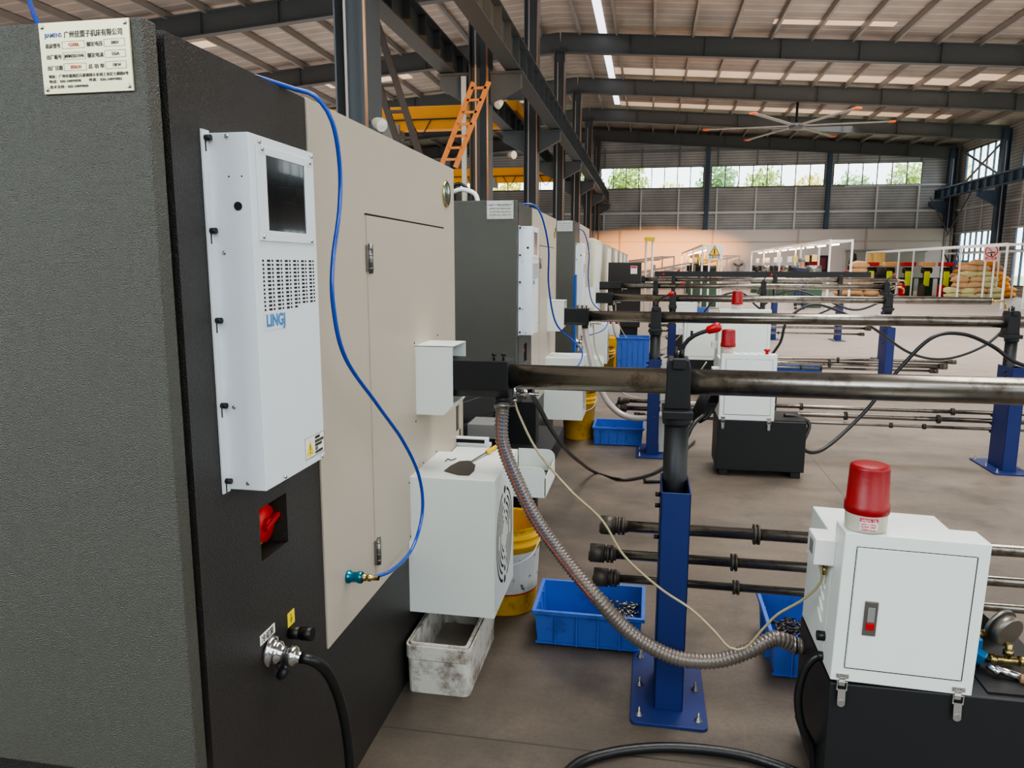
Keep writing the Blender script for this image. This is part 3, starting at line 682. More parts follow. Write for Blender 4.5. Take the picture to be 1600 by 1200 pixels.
# stack lights / blue upright between
tag(MB().box(-.80, -.77, 7.9, 8.03, .0, 1.45).build('blue_board', mat('blue_board', (30, 84, 150), .5), bev=.003), 'narrow blue board standing upright between the second and third lathes', 'board')
def cream_cabinet(dy, i):
    t = thing('machine_cabinet', (-1.6, 12.3+dy, 0), 'cream machine cabinet, %s of the pale machines beyond the dark lathes' % ORD[i] if i else 'cream machine cabinet with label, nearest of the pale machines beyond the dark lathes', 'machine', 'pale machines at the far end of the row')
    b = MB(); b.box(-2.4, -.88, 12.1+dy, 13.9+dy, .3, 1.98); b.build('cabinet_body', M_beige2 if not i else M_beige, t, .03)
    MB().box(-2.3, -.95, 12.2+dy, 13.8+dy, 0, .3).build('plinth', M_black, t)
    MB().box(-.88, -.875, 12.6+dy, 13.1+dy, 1.55, 1.8).build('window', M_dglass, t)
    MB().box(-.88, -.872, 12.3+dy, 13.7+dy, .6, 1.9).build('door', M_white, t, .004)
    b = MB(); b.box(-1.15, -.95, 12.095+dy, 12.1+dy, 1.8, 1.9); b.build('nameplate', M_platel, t)
for i in range(6): cream_cabinet(i*3.3, i)
# dark equipment cabinet with label
t = thing('control_cabinet', (-.45, 13.8, 0), 'black metal cabinet with a red and white label behind the third feeder tube', 'cabinet')
MB().box(-.74, -.16, 13.5, 14.1, .45, 1.6).build('cabinet_box', mat('brown_black_paint', (44, 40, 38), .5), t, .008)
MB().box(-.7, -.2, 13.55, 14.05, 0, .45).build('stand', M_black, t)
l = MB().box(-.345, -.23, 13.494, 13.5, 1.4, 1.54).build('warning_label', M_wlab, t); MB().box(-.34, -.235, 13.492, 13.494, 1.5, 1.535).build('label_header', M_redlab, l)

# ================================================================== BAR FEEDERS
def post(t, x, y, m=M_blue, lever=None, style='near', zt=.80, zc=1.14, rz=()):
    """box post with black inner column, collar and clamp; plate on the floor"""
    p = MB(); x0, x1, y0, y1 = x-.049, x+.049, y-.225, y+.02; w = .005; yc = y-.045
    p.box(x0, x1, y0, y0+w, .012, zt); p.box(x0, x0+w, y0, y1, .012, zt); p.box(x1-w, x1, y0, y1, .012, zt)
    p.box(x0, x1, y1-w, y1, .012, zt-(.25 if style == 'far' else 0))
    po = p.build('support_post', m, t, .002)
    q = MB(); c = []
    for cx, cyy, s, e in ((1, -1, .13, .24), (1, 1, .13, .24), (-1, 1, .13, .24), (-1, -1, .13, .24)):
        for k in range(5):
            a = {(1,-1): -PI/2, (1,1): 0, (-1,1): PI/2, (-1,-1): PI}[(cx, cyy)]+k*PI/8
            c.append((x+cx*(s-.02)+.02*math.cos(a), y-.075+cyy*(e-.02)+.02*math.sin(a), .0))
    q.prism(c, (0, 0, .012)); q.build('base_plate', m, po, .002)
    for bx in (-.1, .1):
        for by in (-.27, -.08, .12):
            b = MB(); b.lathe([(.014, .012), (.014, .015), (.008, .016), (.008, .024), (.004, .025), (.004, .042), (.001, .043)], (x+bx, y+by, 0), n=10); b.build('anchor_bolt', M_steel, po)
    MB().cyl((x, yc, .5), (x, yc, zc-.12), .0425, n=24).build('inner_column', M_black, po)
    b = MB(); b.cyl((x, yc, zc-.145), (x, yc, zc-.115), .05, n=24); b.box(x-.052, x+.052, yc-.06, y+.06, zc-.12, zc-.09); b.build('collar', M_black, po, .004)
    b = MB(); yb = y-.062; b.prism([(x-.042, yb, zc-.09), (x+.046, yb, zc-.09), (x+.043, yb, zc-.05), (x+.041, yb, zc+.06), (x+.034, yb, zc+.085), (x-.034, yb, zc+.085), (x-.04, yb, zc+.06)], (0, .12, 0))
    b.box(x-.022, x+.022, y-.075, y-.05, zc+.052, zc+.09); b.build('clamp_block', M_black, po, .004)
    b = MB(); b.cyl((x-.01, y-.02, zc+.08), (x-.01, y-.02, zc+.125), .006, n=8); b.cyl((x+.012, y, zc+.08), (x+.012, y, zc+.115), .008, n=8); b.cyl((x-.012, y+.02, zc+.08), (x-.012, y+.02, zc+.11), .005, n=8); b.build('clamp_bolts', M_black, po)
    for z in rz:
        b = MB(); b.box(x-.02, x+.02, y+.018, y+.125, z-.032, z-.02); b.box(x-.02, x+.02, y+.115, y+.125, z-.03, z+.01); b.build('rod_bracket', m, po)
    b = MB()
    for z in (.76, .72, .605): b.cyl((x0-.018, y-.12, z), (x0, y-.12, z), .008, n=8)
    b.build('side_bolts', M_black, po)
    if lever:
        l = MB(); b0 = Vector((x+.005, y, zc+.08)); l.tube([b0, b0+Vector((lever*.012, 0, .05)), b0+Vector((lever*.045, -.01, .085)), b0+Vector((lever*.10, -.02, .108))], .0075, 8)
        lo = l.build('clamp_lever', M_black, po); e = b0+Vector((lever*.085, -.02, .103))
        MB().lathe([(.008, 0), (.0135, .004), (.017, .03), (.017, .042), (.012, .05), (.001, .052)], e, (lever*.95, -.05, .35)).build('lever_grip', M_red, po)
    return po
def feeder(y, label, posts, xe, zt=1.143, lever=1, rz=(), xs=-.84, xh=-.496):
    t = thing('bar_feeder', (0, y, 0), label, 'bar feeder', 'bar feeder tubes running out from the lathes')
    MB().cyl((xh-.02, y, zt), (xe, y, zt), .0455, n=32).build('guide_tube', M_tube, t)
    b = MB(); hh = .064; dd = .062
    prof = [(y-dd, zt+hh), (y+dd, zt+hh), (y+dd, zt-.045), (y+dd-.03, zt-hh-.012), (y-dd+.03, zt-hh-.012), (y-dd, zt-.045)]
    b.prism([(xs, py, pz) for py, pz in prof], (xh-xs, 0, 0)); ho = b.build('head_block', M_black, t, .003)
    b = MB()
    for dx in (-.055, -.02): b.cyl((xh+dx, y-.04, zt+hh), (xh+dx, y-.04, zt+hh+.022), .0045, n=8); b.cyl((xh+dx, y-.04, zt+hh+.018), (xh+dx, y-.04, zt+hh+.027), .009, n=8)
    b.build('head_bolts', M_black, ho)
    b = MB(); b.cyl((xh-.032, y, zt-.07), (xh-.032, y, zt-.102), .027, n=20); b.build('drain_spigot', M_black, ho)
    b = MB(); c0 = Vector((xh+.018, y-.02, zt-.06)); b.cyl(c0+Vector((0, 0, .03)), c0-Vector((0, 0, .02)), .007, n=10); b.cyl(c0-Vector((0, 0, .02)), c0-Vector((0, 0, .03)), .01, n=6); b.cyl(c0+Vector((.01, 0, 0)), c0+Vector((.09, 0, 0)), .006, n=10); b.cyl(c0+Vector((.05, 0, 0)), c0+Vector((.065, 0, 0)), .01, n=6)
    b.build('pipe_fittings', M_chrome, t)
    if xe < 6 and y > 4:
        b = MB(); b.cyl((xe, y, zt), (xe+.03, y, zt), .03, n=16); b.tube([(xe+.03, y, zt), (xe+.13, y, zt), (xe+.17, y, zt-.04), (xe+.17, y, zt-.1)], .014, 8); b.build('end_elbow', M_brass, t)
    for i, (px_, st) in enumerate(posts): post(t, px_, y, lever=(lever if i == 0 or y > 6.5 else None), style=st, zc=zt, rz=rz)
    return t
# near feeder gets y=2.52; the row repeats every 3.5 m
FY = [2.67, 6.27, 9.97, 13.3, 16.6]
feeder(FY[0], 'thick steel bar feeder tube crossing the foreground, first from the camera', [(.108, 'near'), (2.8, 'far')], 3.95, rz=(.565, .45, .352))
feeder(FY[1], 'steel bar feeder tube on blue posts, second from the camera, above the coiled cable', [(.058, 'near'), (2.72, 'far')], 3.95, 1.127, rz=(.40, .335, .27))
feeder(FY[2], 'steel bar feeder tube, third from the camera, ending in a brass elbow', [(.3, 'near'), (2.92, 'far')], 4.08, 1.127, xs=-.84, xh=-.48)
feeder(FY[3], 'steel bar feeder tube, fourth from the camera', [(.1, 'near'), (3.85, 'far'), (1.9, 'far')], 3.95, 1.2, xs=-.9)
feeder(FY[4], 'steel bar feeder tube, farthest and thinnest of the row', [(.5, 'near'), (3.9, 'far'), (2.6, 'far')], 5.0, 1.25, xs=-.5, xh=-.1)
tag(MB().box(.115, .165, 6.12, 6.15, .02, .80).build('worn_board', M_clay), 'narrow worn white board standing against the second feeder post', 'board')
# a dark channel beam on top of the far feeder
tag(MB().box(.1, 4.6, 17.0, 17.1, 1.3, 1.42).build('channel_beam', M_black), 'long black channel beam lying behind the farthest feeder tube', 'beam')

def liner(x0, x1, y, z, r, label, group, cols=(), headr=.035, both=False):
    t = thing('feeder_liner_rod', (x0, y, z), label, 'rod', group)
    MB().cyl((x0+.09, y, z), (x1, y, z), r, n=18).build('rod_shaft', M_rod, t)
    def head(x, s):
        h = MB(); h.cyl((x, y, z), (x+s*.055, y, z), headr, n=20); h.cyl((x+s*.003, y, z-headr*.4), (x-s*.006, y, z-headr*.4), headr*.5, n=10)
        h.cyl((x+s*.055, y, z), (x+s*.064, y, z), headr*.8, n=20); h.cyl((x+s*.064, y, z), (x+s*.074, y, z), headr*.95, n=20); h.cyl((x+s*.078, y, z), (x+s*.09, y, z), headr*.95, n=20); h.cyl((x+s*.07, y, z), (x+s*.1, y, z), headr*.7, n=16)
        h.build('rod_head', M_spat, t)
    head(x0, 1)
    if both: head(x1, -1)
    for c in cols:
        k = MB(); k.cyl((c, y, z), (c+.008, y, z), r*1.75, n=18); k.cyl((c+.008, y, z), (c+.014, y, z), r*1.35, n=18); k.cyl((c+.014, y, z), (c+.022, y, z), r*1.75, n=18); k.build('collar_ring', M_spat, t)
    return t
def bracket(y, xs_, z0, z1, label):
    b = MB()
    for x in xs_:
        b.box(x-.02, x+.02, y-.11, y-.07, z0-.06, z1+.03)
        for z in (z0-.045, z1-.0): b.box(x-.02, x+.02, y-.1, y+.05, z-.04, z-.02)
    return b
yr = 2.75
for (z, r, x0, cols, nm) in ((.565, .0215, -.156, (.405,), 'topmost'), (.45, .0185, -.196, (.33,), 'middle'), (.352, .0155, -.18, (.342,), 'lowest')):
    liner(x0, 3.4, yr, z, r, 'oily spare liner rod behind the nearest blue post, %s of three' % nm, 'liner rods stored behind the first feeder', cols, headr=.036)
for y, zz, grp, o in ((6.36, ((.40, .017, -.24), (.335, .02, -.26), (.27, .013, -.1)), 'liner rods stored behind the second feeder', 'second'), (10.08, ((.36, .018, -.1), (.30, .03, -.16), (.24, .016, 0.)), 'liner rods stored behind the third feeder', 'third'), (13.44, ((.62, .018, 0.), (.5, .022, 0.), (.4, .016, 0.)), 'liner rods stored behind the fourth feeder', 'fourth')):
    for k, (z, r, x0) in enumerate(zz):
        liner(x0, 3.5-.1*k+(.3 if o != 'second' else 0), y, z, r, 'polished spare liner rod behind the %s feeder, %s of three' % (o, ('topmost', 'middle', 'lowest')[k]), grp, (1.25+.35*k, 2.4-.1*k), headr=.03+.01*(k == 1), both=True)

# ================================================================== HYDRAULIC UNITS
def hydraulic(x, y, zc, w, h, label, i, bl):
    """black tank with a white control cabinet; (x, y) = front left corner of cabinet, zc = its bottom"""
    t = thing('hydraulic_power_unit', (x+.3, y+.2, 0), label, 'hydraulic unit', 'black hydraulic tanks with white cabinets')
    b = MB(); b.box(x-.005, x+.62, y, y+.40, .05, zc); b.box(x+.02, x+.08, y+.02, y+.38, 0, .05); b.box(x+.53, x+.60, y+.02, y+.38, 0, .05)
    to = b.build('oil_tank', M_black, t, .004)
    MB().box(x+.4, x+.62, y+.02, y+.38, zc, zc+.006).build('tank_lid', M_blk2, to)
    c = MB(); c.box(x, x+w, y, y+.10, zc+.002, zc+h); c.box(x, x+w, y+.10, y+.39, zc+.002, zc+h-.055); co = c.build('control_cabinet', M_white, t, .003)
    d = MB().box(x+.035, x+w-.033, y-.003, y, zc+.045, zc+h-.04).build('cabinet_door', M_white, co, .001)
    g = MB(); a0, a1, c0, c1 = x+.033, x+w-.031, zc+.043, zc+h-.038
    for q in ((a0, a1, c0-.0015, c0), (a0, a1, c1, c1+.0015), (a0-.0015, a0, c0, c1), (a1, a1+.0015, c0, c1)): g.box(q[0], q[1], y-.0015, y+.0002, q[2], q[3])
    g.build('door_gap', M_slot, co)
    if bl:
        hx, hz = x+.066, zc+.145; ho = MB().box(hx, hx+.034, y-.008, y-.003, hz, hz+.098).build('door_handle', mat('grey_handle', (104, 98, 92), .35, .4), d, .002)
        MB().box(hx+.008, hx+.027, y-.0105, y-.008, hz+.04, hz+.082).build('handle_flap', M_grey, d, .001)
        MB().box(hx+.007, hx+.028, y-.0115, y-.008, hz+.018, hz+.038).build('handle_button', M_red, d, .001)
    else:
        MB().box(x+.075, x+.105, y-.008, y-.003, zc+.28, zc+.35).build('door_handle', M_black, d)
    for lx in (x+.03, x+w-.035):
        l = MB(); l.box(lx-.016, lx+.016, y-.0035, y, zc+.012, zc+.024); l.box(lx-.008, lx+.008, y-.004, y, zc-.01, zc+.014)
        for s in (-1, 1): l.box(lx+s*.0125-.0015, lx+s*.0125+.0015, y-.009, y-.005, zc-.022, zc+.004); l.cyl((lx+s*.009, y-.004, zc+.018), (lx+s*.009, y-.0055, zc+.018), .0035, n=10)
        l.box(lx-.0125, lx+.0125, y-.009, y-.006, zc+.001, zc+.004); l.box(lx-.0125, lx+.0125, y-.01, y-.006, zc-.021, zc-.017)
        l.prism([(lx-.010, y-.008, zc-.018), (lx+.010, y-.008, zc-.018), (lx+.010, y-.014, zc-.058), (lx-.010, y-.014, zc-.058)], (0, -.002, 0)); l.cyl((lx, y-.014, zc-.056), (lx, y-.016, zc-.056), .0105, n=14)
        l.build('toggle_latch', M_chrome, co)
    # louvres on the side
    v = MB()
    for k in range(5):
        v.sph((x-.001, y+.17+.0*k, zc+.25-.035*k), .02, .25, 1.5, .32, 10, Matrix.Rotation(.5, 3, 'X'))
    v.build('side_louvres', M_white, co)
    # small connector box on the side
    s = MB().box(x-.055, x-.0, y+.075, y+.17, zc+.30, zc+.375).build('connector_box', M_fitw, co, .003)
    MB().box(x-.0555, x-.054, y+.1, y+.14, zc+.32, zc+.36).build('socket_face', M_grey, s)
    if i == 1:
        q = MB()
        for k in range(4): q.cyl((x+.09+.06*k, y+.03, zc+h), (x+.09+.06*k, y+.03, zc+h+.012), .014, n=12)
        q.build('indicator_lamps', M_fitw, co); MB().lathe([(.012, 0), (.012, .02), (.022, .022), (.022, .036), (.001, .04)], (x+.32, y+.03, zc+h)).build('stop_button', M_red, co)
    return t, co
def beacon(c, sc, label):
    t = thing('warning_beacon', c, label, 'beacon', 'red rotating beacons on the hydraulic cabinets')
    MB().lathe([(.001, 0), (.053*sc, 0), (.055*sc, .004), (.056*sc, .05*sc), (.058*sc, .055*sc)], c, n=36).build('beacon_base', M_cream, t)
    MB().lathe([(.0585*sc, .05*sc), (.0595*sc, .052*sc), (.0595*sc, .075*sc), (.056*sc, .078*sc), (.052*sc, .175*sc), (.05*sc, .183*sc), (.044*sc, .186*sc), (.02*sc, .188*sc), (.0001, .188*sc)], c, n=36).build('red_lens', M_lens, t)
    c = Vector(c); p = MB(); ang = -PI/2-.12; pts = []
    for dz in (.008, .044):
        for k in range(7):
            a = ang-.42+.84*k/6; pts.append((c.x+math.cos(a)*.0568*sc, c.y+math.sin(a)*.0568*sc, c.z+dz*sc))
    v = [p.bm.verts.new(q) for q in pts]
    for k in range(6): p.bm.faces.new((v[k], v[k+1], v[k+8], v[k+7]))
    lo = p.build('rating_label', M_wlab, t)
    p = MB(); pts = []
    for dz in (.034, .0442):
        for k in range(7):
            a = ang-.42+.84*k/6; pts.append((c.x+math.cos(a)*.0571*sc, c.y+math.sin(a)*.0571*sc, c.z+dz*sc))
    v = [p.bm.verts.new(q) for q in pts]
    for k in range(6): p.bm.faces.new((v[k], v[k+1], v[k+8], v[k+7]))
    p.build('label_band', M_redlab, lo)
    X = (math.cos(ang+PI/2), math.sin(ang+PI/2), 0); o = c+Vector((math.cos(ang), math.sin(ang), 0))*.0578*sc-Vector(X)*.021*sc
    text('lettering', 'WRaYe  CE', .0085*sc, M_wlab, o+Vector((0, 0, .036*sc)), X, ZP, lo, .04*sc)
    for k, s in enumerate(('NO.1101J', 'DC24V 10W', '120r/min')): text('lettering', s, .0075*sc, M_redlab, o+Vector((0, 0, (.026-.008*k)*sc)), X, ZP, lo, .038*sc)
    return t
H1, C1 = hydraulic(.527, 2.02, .414,   .358, .428, 'black hydraulic tank with white locked cabinet in the right foreground', 0, True)
C1.rotation_euler.y = math.radians(1.5); C1.location.x -= .016; C1.location.z -= .001
beacon((.594, 2.066, .849), .96, 'large red beacon on the nearest white cabinet')
H2, C2 = hydraulic(.53, 5.56, .425, .39, .49, 'black hydraulic tank with white cabinet under the second feeder, coiled cable at its side', 1, False)
beacon((.578, 5.62, .916), .92, 'red beacon on the second white cabinet beside the red stop button')
H3, C3 = hydraulic(.42, 9.1, .43, .40, .50, 'third hydraulic tank with white cabinet, partly hidden behind the second feeder post', 1, False)
H4, C4 = hydraulic(-.0+.72, 8.0, .38, .52, .72, 'tall white cabinet with small dark handle beside the raised red lever', 2, False)
beacon((.90, 8.06, 1.101), 1.0, 'red beacon seen just above the second feeder tube')
H5, C5 = hydraulic(.35, 12.2, .45, .40, .52, 'small distant hydraulic tank behind the third feeder post', 1, False)
# pump, gauge and fittings on the near tank
g = thing('pressure_gauge', tuple(ay(1580, 1030, 2.25)), 'round pressure gauge on brass tee fitting above the nearest tank', 'gauge')
c = ay(1579, 990, 2.22)
ga = Vector((-.42, .8, .22)).normalized(); MB().cyl(c, c+ga*.032, .045, n=36).build('gauge_body', mat('gauge_back', (128, 122, 114), .35, .7), g)
MB().cyl(c+ga*.03, c+ga*.04, .053, n=36).build('bezel', M_steel, g)
b = MB(); b.cyl(c+Vector((0, 0, -.03)), c+Vector((0, 0, -.075)), .009, n=12); b.cyl(c+Vector((0, 0, -.05)), c+Vector((0, 0, -.066)), .014, n=6); tc_ = c+Vector((0, 0, -.083)); b.cyl(tc_+Vector((-.06, 0, .0)), tc_+Vector((.06, 0, 0)), .011, n=12)
b.cyl(tc_+Vector((-.05, 0, .0)), tc_+Vector((-.03, 0, 0)), .016, n=6); b.cyl(tc_+Vector((.03, 0, .0)), tc_+Vector((.05, 0, 0)), .016, n=6); b.build('tee_fitting', M_brass, g)
p = thing('oil_pump', (.93, 2.3, .42), 'blue oil pump with valves beside the nearest white cabinet', 'pump')
b = MB(); b.box(.895, .965, 2.18, 2.36, .42, .5); b.cyl((.91, 2.2, .49), (.91, 2.2, .53), .028, n=16); b.bar((.92, 2.19, .47), (.965, 2.16, .45), .035, .03); b.build('pump_body', mat('pump_blue', (10, 96, 148), .35, .3), p, .004)
MB().cyl((.98, 2.135, .44), (1.045, 2.11, .43), .011, n=12).build('valve_fitting', M_chrome, p); MB().cyl((.965, 2.14, .445), (.985, 2.115, .435), .009, n=12).build('valve_fitting', M_chrome, p); MB().cyl((.94, 2.24, .49), (1.0, 2.24, .49), .013, n=6).build('valve_fitting', M_brass, p)
tag(MB().tube([(1.035, 2.11, .43), (1.09, 2.09, .425), (1.13, 2.07, .42), (1.17, 2.02, .36), (1.18, 1.97, .2)], .013, 12).build('oil_hose', mat('tan_hose', (150, 120, 92), .4)), 'tan oil hose curving from the blue pump over the tank edge', 'hose')
tag(MB().prism([(.94, 2.36, .42), (1.10, 2.36, .42), (1.10, 2.36, .44), (1.0, 2.36, .53), (.94, 2.36, .53)], (0, .02, 0)).build('splash_plate', M_black), 'black slanted splash plate behind the blue pump', 'plate')
MB().cyl((.527, 2.12, .492), (.49, 2.12, .492), .014, n=14).build('cable_gland', M_blk2, C1); MB().cyl((.527, 2.12, .43), (.495, 2.12, .43), .013, n=14).build('cable_gland', M_blk2, C1)
# small white wire on top of the near cabinet
tag(MB().tube([(.67, 2.14, .806), (.72, 2.16, .808), (.77, 2.15, .807), (.82, 2.165, .808), (.87, 2.17, .807)], .0018, 6, step=.01).build('signal_wire', M_fitw), 'thin white wire lying on the nearest cabinet top behind the beacon', 'wire')

# ================================================================== HOSES AND CABLES
def hose(name, label, pts, r, m, cat='hose', n=10, rf=None, step=.02, group=None):
    return tag(MB().tube(pts, r, n, rf, step).build(name, m), label, cat, group)
hose('air_hose', 'glossy blue air hose looping down the side of the nearest lathe', [tuple(ay(36, -30, 1.7)), tuple(ay(47, 5, 1.6)), tuple(ay(59, 36, 1.5)), (-1.24, 1.44, 1.985), (-1.1, 1.45, 1.972), (-.99, 1.5, 1.985), (-.92, 1.55, 1.972)] + [tuple(ax(px, py, X)) for px, py, X in
    ((460, 139, -.83), (492, 150, -.79), (519, 190, -.765), (531, 260, -.765), (530, 330, -.77), (520, 410, -.77), (521, 480, -.77), (540, 560, -.765), (590, 633, -.75), (630, 690, -.74), (655, 745, -.73), (660, 800, -.73), (645, 855, -.74), (615, 889, -.75), (582, 903, -.765))], .0056, M_hoseb, n=12)
t = thing('air_coupler', (-.845, 1.93, .65), 'teal quick coupler with brass tip plugged into the nearest lathe', 'coupler')
o0 = Vector((-.845, 1.935, .648)); dv = (ax(582, 903, -.765)-o0).normalized()
MB().lathe([(.014, 0), (.019, .003), (.019, .008), (.015, .011), (.015, .034), (.0175, .036), (.0175, .046), (.013, .05)], o0, dv).build('coupler_sleeve', M_teal, t)
MB().lathe([(.011, .05), (.011, .058), (.008, .06), (.008, .066), (.011, .067), (.011, .074), (.007, .077), (.007, .1)], o0, dv, n=12).build('coupler_tip', M_brass, t)
rib = lambda i: .0232 + (.0042 if i % 3 == 0 else 0)
YH = 2.36
cp = [(-.528, 2.665, 1.045), (-.527, 2.66, 1.02)] + [tuple(ay(px, py, Y)) for px, py, Y in ((785, 690, 2.62), (805, 745, 2.57), (838, 812, 2.50), (880, 870, 2.44), (925, 925, 2.37), (975, 980, 2.35), (1020, 1012, 2.34), (1065, 1030, 2.34), (1120, 1032, 2.34), (1170, 1017, 2.34), (1210, 998, 2.36))] + [(.50, 2.37, .335), (.525, 2.37, .335)]
ch = hose('suction_hose', 'thick ribbed drain hose sagging from the nearest feeder head to the tank', cp, .0245, M_corr, n=16, rf=rib, step=.0042)
pts = spline(cp, .0052)
cs = MB()
for off, nn in ((Vector((.006, -.0245, 0)), 0), ): cs.tube([p+Vector((.008, -.0235, .002)) for p in pts[8:110:3]], .0028, 6, ctrl=False)
cs.build('blue_trace_wire', mat('trace_blue', (30, 60, 130), .4), ch)
cs = MB(); cs.tube([p+Vector((-.008, -.0235, -.002)) for p in pts[8:150:3]], .0028, 6, ctrl=False); cs.build('red_trace_wire', mat('trace_red', (170, 80, 76), .4), ch)
MB().cyl((.49, 2.37, .335), (.502, 2.37, .335), .029, n=20).build('hose_clamp', M_steel, ch)
cs = MB(); cs.cyl((-.528, 2.663, 1.025), (-.528, 2.665, 1.042), .029, n=20); cs.bar((-.505, 2.64, 1.035), (-.47, 2.63, 1.042), .006, .006); cs.build('hose_clamp', M_steel, ch)
hose('lubrication_tube', 'thin amber tube hanging from the nearest feeder head to the cabinet connector', [(-.478, 2.65, 1.055)] + [tuple(ay(px, py, Y)) for px, py, Y in ((812, 650, 2.62), (840, 705, 2.56), (890, 765, 2.42), (940, 812, 2.4), (975, 868, 2.39), (1030, 918, 2.37), (1080, 952, 2.34), (1115, 985, 2.31), (1140, 1012, 2.30), (1165, 1012, 2.29), (1190, 985, 2.28), (1215, 960, 2.26), (1250, 940, 2.22), (1277, 918, 2.17), (1285, 900, 2.15))] + [(.4995, 2.145, .715)], .0042, M_thin, n=8)
t = MB(); t.cyl((.4995, 2.145, .69), (.4995, 2.145, .714), .008, n=6); t.cyl((.4995, 2.145, .668), (.4995, 2.145, .69), .006, n=10); t.build('connector_nut', M_brass, C1)
hose('power_cable', 'black rubber power cable hanging from the chrome socket of the nearest lathe', [(-.772, 1.49, .645), (-.752, 1.495, .64), (-.735, 1.53, .60), (-.725, 1.57, .52), (-.72, 1.60, .42), (-.72, 1.62, .32), (-.72, 1.63, .2), (-.71, 1.64, .06), (-.6, 1.66, .014), (-.3, 1.62, .014)], .0125, M_rubber, 'cable', n=12)
hose('floor_cable', 'thick black cable arcing across the floor at the bottom edge', [tuple(az(px, py, .018)) for px, py in ((860, 1240), (900, 1195), (950, 1177), (1020, 1168), (1090, 1170), (1160, 1180), (1220, 1198), (1260, 1215))], .016, M_rubber, 'cable', n=12)
hose('tank_cable', 'black corrugated cable drooping from the nearest cabinet beside the tank', [tuple(ay(1282, 1024, 2.12))] + [tuple(ay(px, py, Y)) for px, py, Y in ((1270, 1030, 2.12), (1255, 1052, 2.12), (1247, 1090, 2.12), (1252, 1130, 2.12), (1268, 1165, 2.12), (1272, 1200, 2.12), (1275, 1300, 2.12))] + [(.44, 2.0, .02), (.4, 1.8, .016)], .012, M_rubber, 'cable', n=10, rf=lambda i: .0115+.001*(i % 2), step=.008)
hose('coolant_hose', 'black hose sagging to the floor behind the nearest feeder tube', [tuple(ay(px, py, Y)) for px, py, Y in ((828, 612, 2.7), (842, 635, 3.0), (862, 672, 3.6), (884, 702, 4.2), (906, 722, 4.8))] + [tuple(az(px, py, .015)) for px, py in ((930, 738), (970, 749), (1010, 743), (1040, 728), (1085, 690))], .011, M_rubber, 'hose')
# hoses of the second, third feeder
for (yy, o, zt, x0) in ((6.27, 'second', 1.127, -.528), (9.97, 'third', 1.127, -.512)):
    hose('drain_hose', 'clear ribbed drain hose hanging from the %s feeder head' % o, [(x0, yy, zt-.1), (x0+.03, yy-.02, zt-.25), (x0+.1, yy-.05, zt-.5), (x0+.22, yy-.1, zt-.72), (x0+.38, yy-.15, zt-.82), (x0+.6, yy-.2, zt-.8), (x0+.85, yy-.15, zt-.7), (x0+1.02, yy-.1, zt-.72)], .026, M_clr, step=.03)
    hose('lubrication_tube', 'thin pale tube hanging from the %s feeder head' % o, [(x0+.07, yy, zt-.07), (x0+.1, yy-.02, zt-.3), (x0+.25, yy-.08, zt-.55), (x0+.4, yy-.14, zt-.65), (x0+.7, yy-.16, zt-.66), (x0+.9, yy-.1, zt-.5), (x0+1.0, yy-.1, zt-.35)], .006, M_thin, step=.04)
    hose('air_hose', 'blue air hose looping down the side of the %s lathe' % o, [tuple(p) for p in ((-.95, yy-3.9+.0, 1.97), (-.82, yy-3.95+.35, 1.93), (-.75, yy-3.6+.2, 1.75), (-.74, yy-3.1, 1.4), (-.72, yy-2.7, 1.1), (-.6, yy-1.9+.2, .95), (-.62, yy-1.9, .8), (-.8, yy-2.5, .68), (-.845, yy-2.7+.1, .66))] if False else [(-.95, yy-1.0, 1.975), (-.80, yy-.95, 1.95), (-.74, yy-.8, 1.7), (-.76, yy-.6, 1.4), (-.72, yy-.45, 1.1), (-.60, yy-.3, .95), (-.52, yy-.3, .85), (-.56, yy-.4, .74), (-.7, yy-.5, .68), (-.84, yy-.6, .66)], .007, M_hoseb, step=.03)
hose('hydraulic_hose', 'black hose arching from the second tank up to the second feeder tube', [(1.02, 5.75, .44), (1.12, 5.75, .43), (1.2, 5.72, .38), (1.15, 5.65, .22), (1.3, 5.7, .2), (1.6, 5.85, .45), (1.85, 5.9, .8), (2.05, 5.9, 1.03), (2.25, 5.9, 1.06), (2.45, 5.9, .98), (2.62, 5.88, .86), (2.85, 5.88, .8)], .014, M_rubber)
hose('hydraulic_hose', 'black hose arching from the third tank to the end of the third feeder tube', [(1.0, 9.35, .45), (1.35, 9.3, .40), (1.55, 9.3, .62), (1.62, 9.3, .9), (1.85, 9.35, 1.08), (2.1, 9.35, 1.06), (2.55, 9.3, .85), (3.0, 9.3, .55), (3.4, 9.35, .48), (3.8, 9.4, .62), (4.05, 9.45, .85), (4.12, 9.5, 1.03)], .016, M_rubber, step=.04)
hose('hydraulic_hose', 'black hose swinging between the posts of the fourth feeder', [(1.5, 12.8, .5), (1.9, 12.8, .95), (2.3, 12.8, 1.15), (2.8, 12.8, 1.0), (3.3, 12.8, .85), (3.9, 12.9, 1.1)], .018, M_rubber, step=.05)
hose('hydraulic_hose', 'black hose crossing low behind the fourth feeder', [(.8, 12.9, .6), (1.1, 12.9, 1.0), (1.5, 12.9, 1.1), (1.8, 12.9, .85), (2.3, 12.9, .6), (2.7, 12.9, .75), (3.2, 12.9, 1.0)], .016, M_rubber, step=.05)
